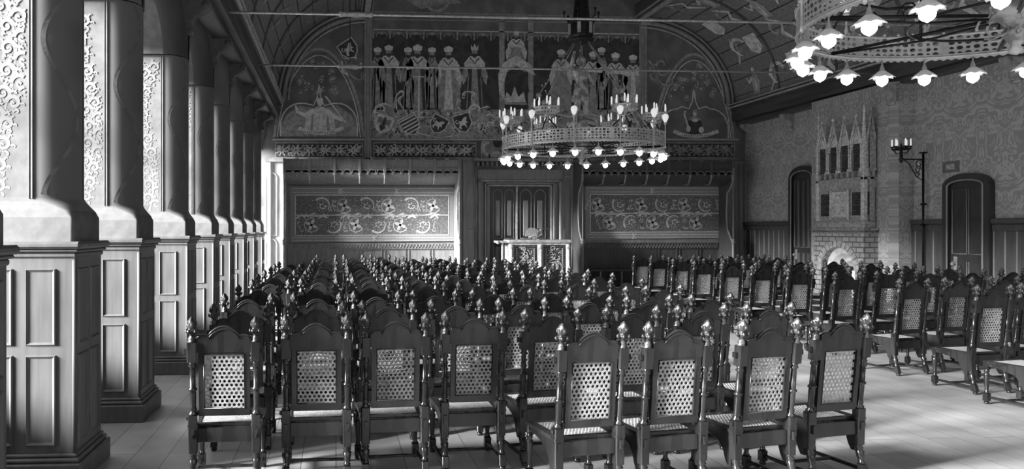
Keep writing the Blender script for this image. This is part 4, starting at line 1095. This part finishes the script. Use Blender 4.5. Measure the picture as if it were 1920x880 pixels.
# bracket candelabrum on the right wall
ybk = rwY(1731, XR-.1)
t = thing('bracket_candelabrum', 'wrought iron wall post with a swung arm carrying a small crown of candles', 'candelabrum', (XR-.1, ybk, 0))
o5 = t.location; xp = XR-.1
zt1 = zat(288, xp, ybk); za1 = zat(299, xp, ybk); xc5 = fwX(1690, ybk)
b = MB(); b.tube([(xp, ybk, .3), (xp, ybk, zt1)], .022, 8); b.box(xp-.05, xp+.05, ybk-.05, ybk+.05, zt1, zt1+.03)
for z in (zat(383, xp, ybk), zat(422, xp, ybk)): b.box(xp-.04, XR-.052, ybk-.03, ybk+.03, z-.02, z+.02); b.ball((xp, ybk, z), .04, 8, 6)
FIN(b, 'post', 'iron', t)
b = MB(); b.tube([(xp, ybk, za1), (xc5, ybk, za1)], .014, 8)
for k in range(3): 
    cx = xp-.09-.02*k; cz = za1-.1-.11*k; r = .085-.012*k
    b.tube([(cx+r*(1-.05*j)*cos(.6*j), ybk, cz+r*(1-.05*j)*sin(.6*j)) for j in range(14)], .009, 6)
b.tube([(xp, ybk, za1-.45), (xp-.15, ybk, za1-.35), (xp-.3, ybk, za1-.1), (xc5+.05, ybk, za1)], .010, 6)
FIN(b, 'arm', 'iron', t)
b = MB(); zr = zat(280, xc5, ybk)
b.tube([(xc5+.16*cos(a*pi/12), ybk+.16*sin(a*pi/12), zr) for a in range(24)], .014, 6, closed=True)
b.tube([(xc5+.16*cos(a*pi/12), ybk+.16*sin(a*pi/12), zr+.05) for a in range(24)], .010, 6, closed=True)
b.lathe([(za1-.08,.005),(za1,.05),(za1+.04,.03),(zr,.025),(zr+.12,.01)], 8, lambda z: (xc5, ybk))
for a in range(6): b.tube([(xc5, ybk, zr-.06), (xc5+.1*cos(a*pi/3), ybk+.1*sin(a*pi/3), zr-.09), (xc5+.16*cos(a*pi/3), ybk+.16*sin(a*pi/3), zr)], .008, 5)
FIN(b, 'crown', 'iron', t)
for a in range(6):
    b = MB(); x, y = xc5+.16*cos(a*pi/3+.3), ybk+.16*sin(a*pi/3+.3); b.lathe([(zr+.01,.006),(zr+.05,.03),(zr+.06,.03)], 8, lambda z: (x, y), 1); b.lathe([(zr+.06,.014),(zr+.19,.013),(zr+.21,.004)], 8, lambda z: (x, y)); FIN(b, 'candle', ['candle', 'iron'], t)
# small white leaflet on a shelf? -> framed notice panel at the chimney foot
b = MB(); yq = y0-.012
b.box(fwX(1651, yq), fwX(1664, yq), yq, yq+.012, .95, 1.30, 0); b.box(fwX(1651,yq)-.02, fwX(1651,yq), yq-.01, yq+.012, .9, 1.35, 1); b.box(fwX(1664,yq), fwX(1664,yq)+.02, yq-.01, yq+.012, .9, 1.35, 1)
o = b.build('stove_vent', ['stonedk', 'white']); tag(o, 'small dark grate with pale side strips on the chimneypiece side', 'vent grate')

# ================================================================== CHANDELIERS
RC = 1.6
def build_chandelier():
    t = thing('chandelier', '', 'chandelier')
    hb = .27
    # pierced hoop
    def hoop_pt(u, v, r): a = 2*pi*u; return (r*cos(a), r*sin(a), v)
    b = MB(); nu, nv = 144, 4
    for i in range(nu):
        for j in range(nv):
            u0, u1 = i/nu, (i+1)/nu; v0, v1 = .035+(hb-.06)*j/nv, .035+(hb-.06)*(j+1)/nv
            uc, vc = (u0+u1)/2, (v0+v1)/2; du, dv = (u1-u0)/2, (v1-v0)/2
            sq = [(-1,-1),(0,-1),(1,-1),(1,0),(1,1),(0,1),(-1,1),(-1,0)]
            k_ = .80 if (i+j) % 2 else .55
            inn = [(k_*cos(a), k_*sin(a)) for a in [radians(d) for d in (225,270,315,0,45,90,135,180)]]
            if i % 12 == 0: continue
            for r_ in (RC,):
                V = [hoop_pt(uc+x*du, vc+y*dv, r_) for x, y in sq] + [hoop_pt(uc+x*du, vc+y*dv, r_) for x, y in inn]
                b.add(V, [(q, (q+1) % 8, 8+(q+1) % 8, 8+q) for q in range(8)])
    for i in range(12):
        a0 = i/12; a1 = a0+1/nu
        b.add([hoop_pt(a0, .035, RC), hoop_pt(a1, .035, RC), hoop_pt(a1, hb-.025, RC), hoop_pt(a0, hb-.025, RC)], [(0,1,2,3)])
    for v, r_ in ((.03, .013), (hb-.02, .013), (.052, .007)):
        b.tube([(RC*cos(2*pi*k/96), RC*sin(2*pi*k/96), v) for k in range(96)], r_, 6, closed=True)
    # scalloped lip below and crest above
    for k in range(144):
        a0, a1 = 2*pi*k/144, 2*pi*(k+1)/144; am = (a0+a1)/2
        b.add([(RC*cos(a0), RC*sin(a0), .03), (RC*cos(a1), RC*sin(a1), .03), (RC*cos(a1), RC*sin(a1), .005), (RC*cos(am), RC*sin(am), -.012), (RC*cos(a0), RC*sin(a0), .005)], [(0,1,2,3,4)])
        if k % 2 == 0: b.ball((RC*cos(am), RC*sin(am), hb+.004), .017, 6, 4)
    b.build('pierced_hoop', 'brass', t)
    for k in range(12):
        a = 2*pi*k/12+.12; x, y = (RC+.012)*cos(a), (RC+.012)*sin(a)
        b = MB(); b.lathe([(-.02,.008),(.0,.02),(.05,.012),(hb,.012),(hb+.03,.02),(hb+.08,.010),(hb+.17,.010),(hb+.20,.03),(hb+.22,.035)], 8, lambda z: (x, y))
        p = b.build('hoop_post', 'brass', t)
        b = MB(); b.lathe([(hb+.20,.012),(hb+.24,.03),(hb+.28,.05),(hb+.32,.062),(hb+.36,.058),(hb+.385,.035),(hb+.395,.01)], 10, lambda z: (x, y)); b.build('globe_lamp', 'candle', p)
    # inner framework: spokes with lower chord and struts
    b = MB()
    for k in range(6):
        a = 2*pi*k/6-radians(15); ca, sa = cos(a), sin(a)
        b.tube([(.22*ca,.22*sa,.03),(RC*ca,RC*sa,.05)], .016, 6); b.tube([(.2*ca,.2*sa,.0),(.72*ca,.72*sa,-.02),(RC*ca*.99,RC*sa*.99,.04)], .011, 6)
        b.tube([(.74*ca,.74*sa,-.02),(.74*ca,.74*sa,.35)], .012, 6)
        b.tube([(.2*ca,.2*sa,.5),(.45*ca,.45*sa,.42),(.74*ca,.74*sa,.30),(1.05*ca,1.05*sa,.36),(1.35*ca,1.35*sa,.5)], .014, 6)
        b.tube([(RC*ca,RC*sa,.25),(1.52*ca,1.52*sa,.40),(1.4*ca,1.4*sa,.55)], .012, 6)
        for q in range(2):
            cx_, cz_ = 1.2-.35*q, .28
            b.tube([((cx_+.1*(1-.06*j)*cos(.7*j))*ca, (cx_+.1*(1-.06*j)*cos(.7*j))*sa, cz_+.1*(1-.06*j)*sin(.7*j)) for j in range(12)], .009, 5)
    b.tube([(.74*cos(2*pi*k/48), .74*sin(2*pi*k/48), .0) for k in range(48)], .012, 6, closed=True)
    b.build('spoke_frame', 'iron', t)
    b = MB()                                          # openwork boss and turned drop at the centre
    b.lathe([(-.30,.01),(-.27,.05),(-.22,.03),(-.18,.06),(-.12,.09),(-.08,.05),(.0,.12),(.06,.20),(.10,.22),(.16,.14),(.3,.08),(.42,.14),(.46,.24),(.52,.30),(.58,.27),(.62,.15)], 16, mod=lambda a, z: 1+.08*cos(8*a))
    for k in range(8):
        a = 2*pi*k/8; b.tube([((.16+.1*cos(.65*j))*cos(a), (.16+.1*cos(.65*j))*sin(a), -.05+.1*sin(.65*j)) for j in range(9)], .010, 5)
    b.build('centre_boss', 'statue', t)
    # candle crowns
    for k in range(6):
        a = radians(-15)-2*pi*k/6; cx, cy = 1.42*cos(a), 1.42*sin(a); zc = .62; r = .235
        b = MB()
        nu2 = 24
        for i in range(nu2):
            u0, u1 = 2*pi*i/nu2, 2*pi*(i+1)/nu2; um = (u0+u1)/2; du = (u1-u0)/2
            sq = [(-1,-1),(0,-1),(1,-1),(1,0),(1,1),(0,1),(-1,1),(-1,0)]; inn = [(.55*cos(q), .55*sin(q)) for q in [radians(d) for d in (225,270,315,0,45,90,135,180)]]
            V = [(cx+r*cos(um+x*du), cy+r*sin(um+x*du), zc+.04+y*.035) for x, y in sq+inn]
            b.add(V, [(q, (q+1) % 8, 8+(q+1) % 8, 8+q) for q in range(8)])
        for z in (zc, zc+.08): b.tube([(cx+r*cos(2*pi*q/24), cy+r*sin(2*pi*q/24), z) for q in range(24)], .009, 5, closed=True)
        for q in range(4): b.tube([(cx, cy, zc-.12), (cx+r*.6*cos(q*pi/2), cy+r*.6*sin(q*pi/2), zc-.06), (cx+r*cos(q*pi/2), cy+r*sin(q*pi/2), zc)], .008, 5)
        b.lathe([(zc-.18,.005),(zc-.14,.03),(zc-.08,.02),(zc,.015),(zc+.14,.012)], 8, lambda z: (cx, cy))
        p = b.build('candle_crown', 'brass', t)
        for q in range(8):
            if q == 7: x, y, z0 = cx, cy, zc+.16
            else: x, y, z0 = cx+r*cos(q*2*pi/7+k), cy+r*sin(q*2*pi/7+k), zc+.10
            b = MB(); b.lathe([(z0-.03,.008),(z0-.005,.024),(z0,.024)], 8, lambda z: (x, y), 1); b.lathe([(z0,.0165),(z0+.135,.0155),(z0+.155,.006)], 8, lambda z: (x, y)); b.build('candle', ['candle', 'brass'], p)
    # suspension rods, hub
    zh = 2.24
    for k in range(6):
        a = radians(8)+2*pi*k/6; ca, sa = cos(a), sin(a)
        p0 = Vector((1.5*ca, 1.5*sa, hb)); p1 = Vector((.14*ca, .14*sa, zh))
        b = MB(); b.tube([p0, p1], .010, 6)
        for f_ in (.25, .42, .58, .74, .86): b.ball(tuple(p0.lerp(p1, f_)), .022 if f_ != .42 else .055, 8, 6)
        side = Vector((-sa, ca, 0))
        for s_ in (-1, 1):                            # side sprigs with small berries
            for f_ in (.3, .5, .66):
                q = p0.lerp(p1, f_); e = q+side*s_*.09+Vector((0,0,.06)); b.tube([q, q+side*s_*.05, e], .006, 5); b.ball(tuple(e), .02, 6, 5)
        b.build('suspension_rod', 'gilt', t)
    b = MB()
    b.lathe([(zh-.10,.02),(zh-.06,.10),(zh-.02,.24),(zh+.02,.26),(zh+.05,.22),(zh+.10,.24),(zh+.34,.24),(zh+.38,.29),(zh+.42,.27),(zh+.46,.17),(zh+.9,.13),(zh+1.0,.17),(zh+1.05,.12),(zh+1.5,.07),(zh+1.6,.10),(zh+1.65,.03),(zh+3.65,.02)], 12, sm=False)
    for k in range(6):
        a = 2*pi*k/6; b.tube([(.27*cos(a), .27*sin(a), zh+.40), (.36*cos(a), .36*sin(a), zh+.46), (.36*cos(a), .36*sin(a), zh+.56)], .012, 6); b.ball((.36*cos(a), .36*sin(a), zh+.58), .03, 8, 6)
        b.box(.235*cos(a)-.03, .235*cos(a)+.03, .235*sin(a)-.03, .235*sin(a)+.03, zh+.12, zh+.34, 1)
    b.build('hub_tower', ['iron', 'gilt'], t)
    # carved figure with a raised arm standing on the boss
    bm_v = [(0,0,1.15),(0,0,1.38),(0,.01,1.58),(0,0,1.66),(0,-.01,1.78),      # 0 pelvis 1 waist 2 chest 3 neck 4 head
            (-.13,0,1.57),(-.22,-.04,1.72),(-.17,-.06,1.95),(-.16,-.06,2.02),    # 5-8 raised arm
            (.13,0,1.56),(.20,-.06,1.36),(.10,-.13,1.30),(.06,-.15,1.30),        # 9-12 arm at breast
            (-.08,0,1.05),(-.09,-.04,.84),(-.09,0,.62),(-.09,-.07,.60),          # 13-16
            (.08,0,1.05),(.09,-.02,.84),(.10,.02,.62),(.11,-.06,.60)]
    ed = [(0,1),(1,2),(2,3),(3,4),(2,5),(5,6),(6,7),(7,8),(2,9),(9,10),(10,11),(11,12),(0,13),(13,14),(14,15),(15,16),(0,17),(17,18),(18,19),(19,20)]
    rad = [.12,.10,.12,.045,.075,.06,.05,.035,.03,.06,.045,.035,.03,.085,.06,.04,.03,.085,.06,.04,.03]
    me = bpy.data.meshes.new('carved_figure'); me.from_pydata(bm_v, ed, []); me.materials.append(M['statue'])
    o = bpy.data.objects.new('carved_figure', me); C.objects.link(o); o.parent = t
    md = o.modifiers.new('skin', 'SKIN'); 
    for i, s_ in enumerate(me.skin_vertices[0].data if me.skin_vertices else []): s_.radius = (rad[i], rad[i]); s_.use_root = (i == 0)
    o.modifiers.new('sub', 'SUBSURF').levels = 2; o.modifiers['sub'].render_levels = 2
    b = MB(); b.lathe([(1.76,.085),(1.82,.105),(1.86,.10),(1.90,.07),(1.93,.03)], 12, lambda z: (0, 0)); b.lathe([(1.0,.19),(1.1,.165),(1.25,.135),(1.38,.125)], 14, mod=lambda a, z: 1+.1*cos(7*a)); b.build('cap_and_tunic', 'statue', o)
    # hanging lamps round the hoop: 24 pleated glass shades over globe bulbs
    proto = None
    for k in range(24):
        a = 2*pi*(k+.5)/24; x, y = (RC-.01)*cos(a), (RC-.01)*sin(a)
        if proto is None:
            b = MB(); b.lathe([(0,.008),(-.05,.008),(-.06,.016),(-.075,.016),(-.08,.022),(-.12,.022),(-.13,.03)], 8)
            b.v = [(v[0], v[1], v[2]) for v in b.v]; st = b.build('lamp_stem', 'brass', t)
            b = MB(); n = 32; V = []
            pr = [(.026,-.110),(.045,-.128),(.075,-.152),(.108,-.182)]
            for r_, z in pr:
                for i in range(n):
                    q = 2*pi*i/n; wv = cos(8*q); V.append((r_*(1+.10*wv*(r_/.1))*cos(q), r_*(1+.10*wv*(r_/.1))*sin(q), z-.008*wv*(r_/.1)))
            fs = [(j*n+i, j*n+(i+1) % n, (j+1)*n+(i+1) % n, (j+1)*n+i) for j in range(len(pr)-1) for i in range(n)]
            b.add(V, fs, 0, True); sh = b.build('lamp_shade', 'shade', st)
            md = sh.modifiers.new('thick', 'SOLIDIFY'); md.thickness = .003
            b = MB(); b.lathe([(-.135,.016),(-.155,.024),(-.175,.042),(-.195,.052),(-.215,.055),(-.235,.051),(-.255,.036),(-.268,.014),(-.276,.003)], 14); bl = b.build('bulb', 'bulb', st)
            proto = (st, sh, bl)
            s3 = st
        else:
            s3 = proto[0].copy(); C.objects.link(s3); s3.parent = t
            for c in proto[1:]:
                c2 = c.copy(); C.objects.link(c2); c2.parent = s3
        s3.location = (x, y, .01); s3.rotation_euler = (0, 0, a)
    return t
ch1 = build_chandelier()
index_children()
ch2 = copy_tree(ch1)
X1c, Y1c = deep(1090, 15.3)
ch1.location = (X1c, Y1c, 3.50); ch1['label'] = 'whole candle-crowned chandelier hanging before the painted far wall'
X2c, Y2c = deep(1905, 6.2)
ch2.location = (X2c, Y2c, 3.64); ch2.rotation_euler = (0, 0, .1); ch2['label'] = 'nearer chandelier cut off by the top right corner of the photo'
ch1['group'] = ch2['group'] = 'hoop chandeliers of the hall'

# ================================================================== CHAIRS
LEAN = .10
def pc(sx):                                           # centre line of a rear post, leaning back
    return lambda z: (sx*.228, -.22 - max(0, z-.46)*LEAN - max(0, .26-z)*.22)
def sq(b, z0, z1, c, h0, h1=None, ch=.006, mi=0):
    h1 = h1 or h0
    V = []
    for z, h in ((z0, h0), (z1, h1)):
        x, y = c(z)
        V += [(x-h+ch, y-h, z), (x+h-ch, y-h, z), (x+h, y-h+ch, z), (x+h, y+h-ch, z), (x+h-ch, y+h, z), (x-h+ch, y+h, z), (x-h, y+h-ch, z), (x-h, y-h+ch, z)]
    b.add(V, [(i, (i+1) % 8, 8+(i+1) % 8, 8+i) for i in range(8)] + [tuple(range(7, -1, -1)), tuple(range(8, 16))], mi)
def cane_mesh(w_, h, P, th=.0016, pitch=.034, rw_=.0039):
    # three-way open weave clipped to a rectangle w_ x h; P maps (u, v, k) to a point
    b = MB(); sp = pitch*.866
    for ang in (0, 60, 120):
        d = (cos(radians(ang)), sin(radians(ang))); nrm = (-d[1], d[0]); L = math.hypot(w_, h)
        k = -int(L/sp)
        while k*sp < L:
            o_ = (k+.5)*sp; cx, cy = nrm[0]*o_, nrm[1]*o_
            t0, t1 = -9, 9; ok = True
            for q, dd, lim in ((cx, d[0], w_/2), (cy, d[1], h/2)):
                if abs(dd) < 1e-6:
                    if abs(q) > lim: ok = False
                else:
                    a, c_ = (-lim-q)/dd, (lim-q)/dd
                    if a > c_: a, c_ = c_, a
                    t0, t1 = max(t0, a), min(t1, c_)
            if ok and t1-t0 > .01:
                A = [(cx+d[0]*t0+nrm[0]*s_*rw_, cy+d[1]*t0+nrm[1]*s_*rw_) for s_ in (-1, 1)]; B_ = [(cx+d[0]*t1+nrm[0]*s_*rw_, cy+d[1]*t1+nrm[1]*s_*rw_) for s_ in (-1, 1)]
                V = [P(A[0][0],A[0][1],-th), P(A[1][0],A[1][1],-th), P(B_[1][0],B_[1][1],-th), P(B_[0][0],B_[0][1],-th), P(A[0][0],A[0][1],th), P(A[1][0],A[1][1],th), P(B_[1][0],B_[1][1],th), P(B_[0][0],B_[0][1],th)]
                b.add(V, [(0,3,2,1),(4,5,6,7),(0,1,5,4),(1,2,6,5),(2,3,7,6),(3,0,4,7)])
            k += 1
    return b
def build_chair():
    t = thing('carved_chair', '', 'chair', group='rows of carved cane-back chairs')
    for s_ in (-1, 1):
        c = pc(s_); b = MB()
        sq(b, .035, .115, c, .030, .026); b.lathe([(0,.018),(.008,.026),(.022,.027),(.036,.016)], 10, c)
        b.lathe([(.115,.018),(.13,.028),(.14,.018),(.16,.024),(.21,.030),(.225,.022),(.235,.032),(.25,.024),(.258,.032)], 14, c, mod=lambda a, z: 1+.10*cos(6*a+z*30) if .15 < z < .22 else 1)
        sq(b, .258, .36, c, .031, .033); sq(b, .36, .535, c, .033, .034); sq(b, .452, .468, c, .038)
        b.lathe([(.535,.033),(.55,.034),(.56,.022),(.58,.028),(.60,.021),(.70,.024),(.715,.022),(.722,.032),(.732,.032),(.74,.022),(.86,.020),(.885,.018),(.90,.030),(.915,.020),(.93,.030)], 12, c)
        sq(b, .93, 1.075, c, .034)
        x, y = c(1.0); b.box(x+s_*.034, x+s_*.062, y-.014, y+.014, .99, 1.03, bev=.004)
        x, y = c(.54); b.box(x+s_*.034, x+s_*.050, y-.016, y+.016, .50, .528, bev=.004)
        x, y = c(.42); b.prism([(x-.012, y-.033, .435), (x+.014, y-.033, .435), (x+.014, y-.033, .405), (x+.004, y-.033, .40), (x+.002, y-.033, .375), (x-.010, y-.033, .375)], (0, -.018, 0))
        p = b.build('rear_post', 'chair', t)
        b = MB()
        def mod(a, z): return 1+.20*cos(3*a+z*60)+.14*cos(5*a-z*120)
        b.lathe([(1.075,.030),(1.080,.034),(1.086,.024),(1.10,.030),(1.115,.020),(1.128,.016)], 12, c, mod=lambda a, z: 1+.1*cos(4*a))
        b.lathe([(1.125,.017),(1.138,.020),(1.150,.030),(1.158,.037),(1.166,.030),(1.176,.022),(1.186,.029),(1.198,.033),(1.210,.030),(1.218,.033),(1.228,.027),(1.238,.022),(1.247,.017),(1.256,.009),(1.262,.003)], 14, c, mod=mod)
        x, y = c(1.16)
        for k in range(5):
            a = k*2*pi/5+.5; b.tube([(x+.026*cos(a), y+.026*sin(a), 1.145), (x+.042*cos(a), y+.042*sin(a), 1.158), (x+.040*cos(a), y+.040*sin(a), 1.172)], [.012, .011, .004], 6)
            b.tube([(x+.020*cos(a+.6), y+.020*sin(a+.6), 1.19), (x+.034*cos(a+.6), y+.034*sin(a+.6), 1.205), (x+.030*cos(a+.6), y+.030*sin(a+.6), 1.222)], [.010, .009, .003], 5)
        b.build('finial', 'dullchair', p)
    # crest rail: arched centre with shoulders
    yb = lambda z: -.22-(z-.46)*LEAN
    b = MB(); pts = []
    n = 14
    top = [(-.196, 1.10), (-.17, 1.118), (-.135, 1.122), (-.112, 1.118)] + [(-.112+.224*k/n, 1.118+.068*sin(pi*k/n)**.8) for k in range(1, n)] + [(.112, 1.118), (.135, 1.122), (.17, 1.118), (.196, 1.10)]
    outline = [(-.196, 1.0)] + top + [(.196, 1.0)]
    V = [(x, yb(z)-.016, z) for x, z in outline] + [(x, yb(z)+.016, z) for x, z in outline]; m_ = len(outline)
    b.add(V, [tuple(range(m_)), tuple(range(2*m_-1, m_-1, -1))] + [(i, (i+1) % m_, m_+(i+1) % m_, m_+i) for i in range(m_)])
    b.tube([(x, yb(z)-.012, z+.004) for x, z in top], .009, 6)
    b.tube([(x, yb(z)-.017, z-.016) for x, z in top[3:-3]], .005, 6)
    b.build('crest_rail', 'chair', t)
    # back frame
    b = MB()
    def leanbox(x0, x1, z0, z1, d):
        V = [(x, yb(z)+s_*d, z) for z in (z0, z1) for x, s_ in ((x0,-1),(x1,-1),(x1,1),(x0,1))]
        b.add(V, [(0,3,2,1),(4,5,6,7),(0,1,5,4),(1,2,6,5),(2,3,7,6),(3,0,4,7)])
    leanbox(-.184, -.142, .53, 1.0, .014); leanbox(.142, .184, .53, 1.0, .014); leanbox(-.142, .142, .53, .582, .014); leanbox(-.142, .142, .985, 1.002, .013); leanbox(-.20, .20, .535, .57, .010)
    b.tube([(-.145, yb(.585)-.013, .585), (-.145, yb(.985)-.013, .985), (.145, yb(.985)-.013, .985), (.145, yb(.585)-.013, .585), (-.145, yb(.585)-.013, .585)], .005, 6)
    b.build('back_frame', 'chair', t)
    zc = .784; cane_mesh(.290, .405, lambda u, v, k: (u, yb(zc+v)+k, zc+v)).build('cane_back', 'cane', t)
    # seat
    b = MB()
    tr_ = [(-.25, -.20), (.25, -.20), (.265, .255), (-.265, .255)]
    inn = [(-.185, -.165), (.185, -.165), (.205, .20), (-.205, .20)]
    for z0, z1, gx in ((.44, .458, 0), (.458, .466, -.004)):
        O = [(x*(1+gx), y*(1+gx)) for x, y in tr_]
        V = [(x, y, z) for z in (z0, z1) for x, y in O] + [(x, y, z) for z in (z0, z1) for x, y in inn]
        b.add(V, [(4+i, 4+(i+1) % 4, 12+(i+1) % 4, 12+i) for i in range(4)] + [(i, (i+1) % 4, 8+(i+1) % 4, 8+i) for i in range(4)] + [(i, (i+1) % 4, 4+(i+1) % 4, 4+i) for i in range(4)] + [(8+i, 8+(i+1) % 4, 12+(i+1) % 4, 12+i) for i in range(4)])
    b.build('seat_frame', 'chair', t)
    cane_mesh(.395, .385, lambda u, v, k: (u, v+.018, .461+k), pitch=.026, rw_=.0046).build('cane_seat', 'cane', t)
    # aprons: straight at the back, ogee brackets at sides and front
    b = MB(); b.box(-.196, .196, -.235, -.205, .335, .442, bev=.004); b.build('rear_apron', 'chair', t)
    for s_ in (-1, 1):
        b = MB(); pr = [(-.19,.44),(.22,.44),(.22,.405),(.12,.40),(.03,.385),(-.06,.355),(-.11,.30),(-.13,.24),(-.155,.20),(-.19,.20)]
        b.prism([(s_*.236-.009, y, z) for y, z in pr], (.018, 0, 0)); b.build('side_apron', 'chair', t)
    b = MB(); pr = [(-.22,.44),(.22,.44),(.22,.36),(.18,.39),(.09,.405),(0,.395),(-.09,.405),(-.18,.39),(-.22,.36)]
    b.prism([(x, .222, z) for x, z in pr], (0, .018, 0)); b.build('front_apron', 'chair', t)
    for s_ in (-1, 1):
        c = lambda z: (s_*.238, .232); b = MB()
        sq(b, .39, .44, c, .022); sq(b, .035, .115, c, .028); b.lathe([(0,.012),(.006,.024),(.02,.027),(.035,.014)], 10, c)
        b.lathe([(.115,.016),(.125,.026),(.135,.018),(.16,.017),(.30,.025),(.325,.027),(.34,.017),(.35,.028),(.365,.018),(.39,.022)], 14, c, mod=lambda a, z: 1+.07*cos(6*a+z*40) if .15 < z < .31 else 1)
        b.build('front_leg', 'chair', t)
    for s_ in (-1, 1):
        b = MB(); b.box(s_*.234-.012, s_*.234+.012, -.245, .21, .062, .088, bev=.004); b.build('stretcher', 'chair', t)
    b = MB(); b.box(-.225, .225, .02, .046, .066, .088, bev=.004); b.build('stretcher', 'chair', t)
    return t
chair0 = build_chair(); index_children()
used = [False]
def place_chair(x, y, rz, label):
    # (x, y) is the crest position; the seat centre lies ahead of it
    if not used[0]: o = chair0; used[0] = True
    else: o = copy_tree(chair0)
    fx_, fy_ = -sin(rz), cos(rz)
    o.location = (x+.292*fx_, y+.292*fy_, 0); o.rotation_euler = (0, 0, rz); o['label'] = label
COL = 'ABCDEFGH'
rows = {
 0: dict(E=(1112,5.08),F=(1272,5.18),G=(1444,5.29),H=(1579,5.55)),
 1: dict(A=(419.6,5.4),B=(593.5,5.55),C=(743,5.65),D=(890,5.83),E=(1035,6.0),F=(1185,6.2),G=(1315,6.33),H=(1442,6.45)),
 2: dict(A=(451.5,6.37),B=(594.5,6.54),C=(727,6.67),D=(855,6.8),E=(979,6.93),F=(1104,7.12),G=(1216,7.2),H=(1333,7.37)),
 3: dict(A=(465,7.36),B=(594.5,7.45),C=(705.6,7.65),D=(815,7.77),E=(925,7.95),F=(1032,8.08),G=(1140,8.28),H=(1244,8.5)),
 4: dict(A=(485,8.5),B=(590,8.6),C=(694,8.76),D=(799,9.05),E=(894,9.1),F=(989,9.3),G=(1084,9.5),H=(1175,9.6)),
 5: dict(A=(507,9.4),B=(598,9.65),C=(694,9.9),D=(786,10.1),E=(869,10.25),F=(954,10.35),G=(1038,10.7),H=(1123,10.8)),
 6: dict(A=(515,10.5),B=(600,10.5),C=(689,10.75),D=(771,10.9),E=(850,11.15),F=(929,11.3),G=(1005,11.5),H=(1079,11.8))}
rot = dict(A=0, B=1, C=3, D=5, E=7, F=9, G=10, H=11)
grid = {r: {c: deep(*p) for c, p in d.items()} for r, d in rows.items()}
nrow = dict(A=10, B=13, C=13, D=13, E=12, F=12, G=11, H=11)
for r in range(7, 14):
    grid[r] = {}
    for c in COL:
        if r <= nrow[c]:
            x, y = grid[6][c]; xa = sum(grid[q][c][0] for q in (4, 5, 6))/3
            grid[r][c] = (xa+rr.uniform(-.03, .03), y+(r-6)*.98+rr.uniform(-.04, .04))
for r in sorted(grid):
    for m_, c in enumerate(sorted(grid[r])):
        x, y = grid[r][c]
        if r == 13: y = 18.3
        jit = rr.uniform(-2, 2)
        place_chair(x, y, radians(rot[c]+jit), 'carved cane-back chair, left block, %s row from the camera, %s chair from the left' % (ORD[r], ORD[m_]))
ra = [(7.33, 7.12), (7.51, 8.06), (7.43, 9.13), (7.62, 10.6), (7.48, 11.6), (7.42, 12.55), (7.35, 13.45), (7.25, 14.35), (7.35, 15.4), (7.3, 16.4), (7.3, 17.3)]
for r, (x, y) in enumerate(ra):
    for c in range(5):
        if r == 0 and c > 0 or r == 1 and c > 1: continue
        xx = x+.80*c+rr.uniform(-.03, .03); y2 = y+.15*c+(.1 if c else 0)+rr.uniform(-.04, .04)
        if y2 > 18.0: continue
        if xx > 10.55 and 15 < y2: continue
        place_chair(xx, y2, radians(9+rr.uniform(-3, 3)), 'carved cane-back chair, right block, %s row from the camera, %s chair from the aisle' % (ORD[r], ORD[c]))
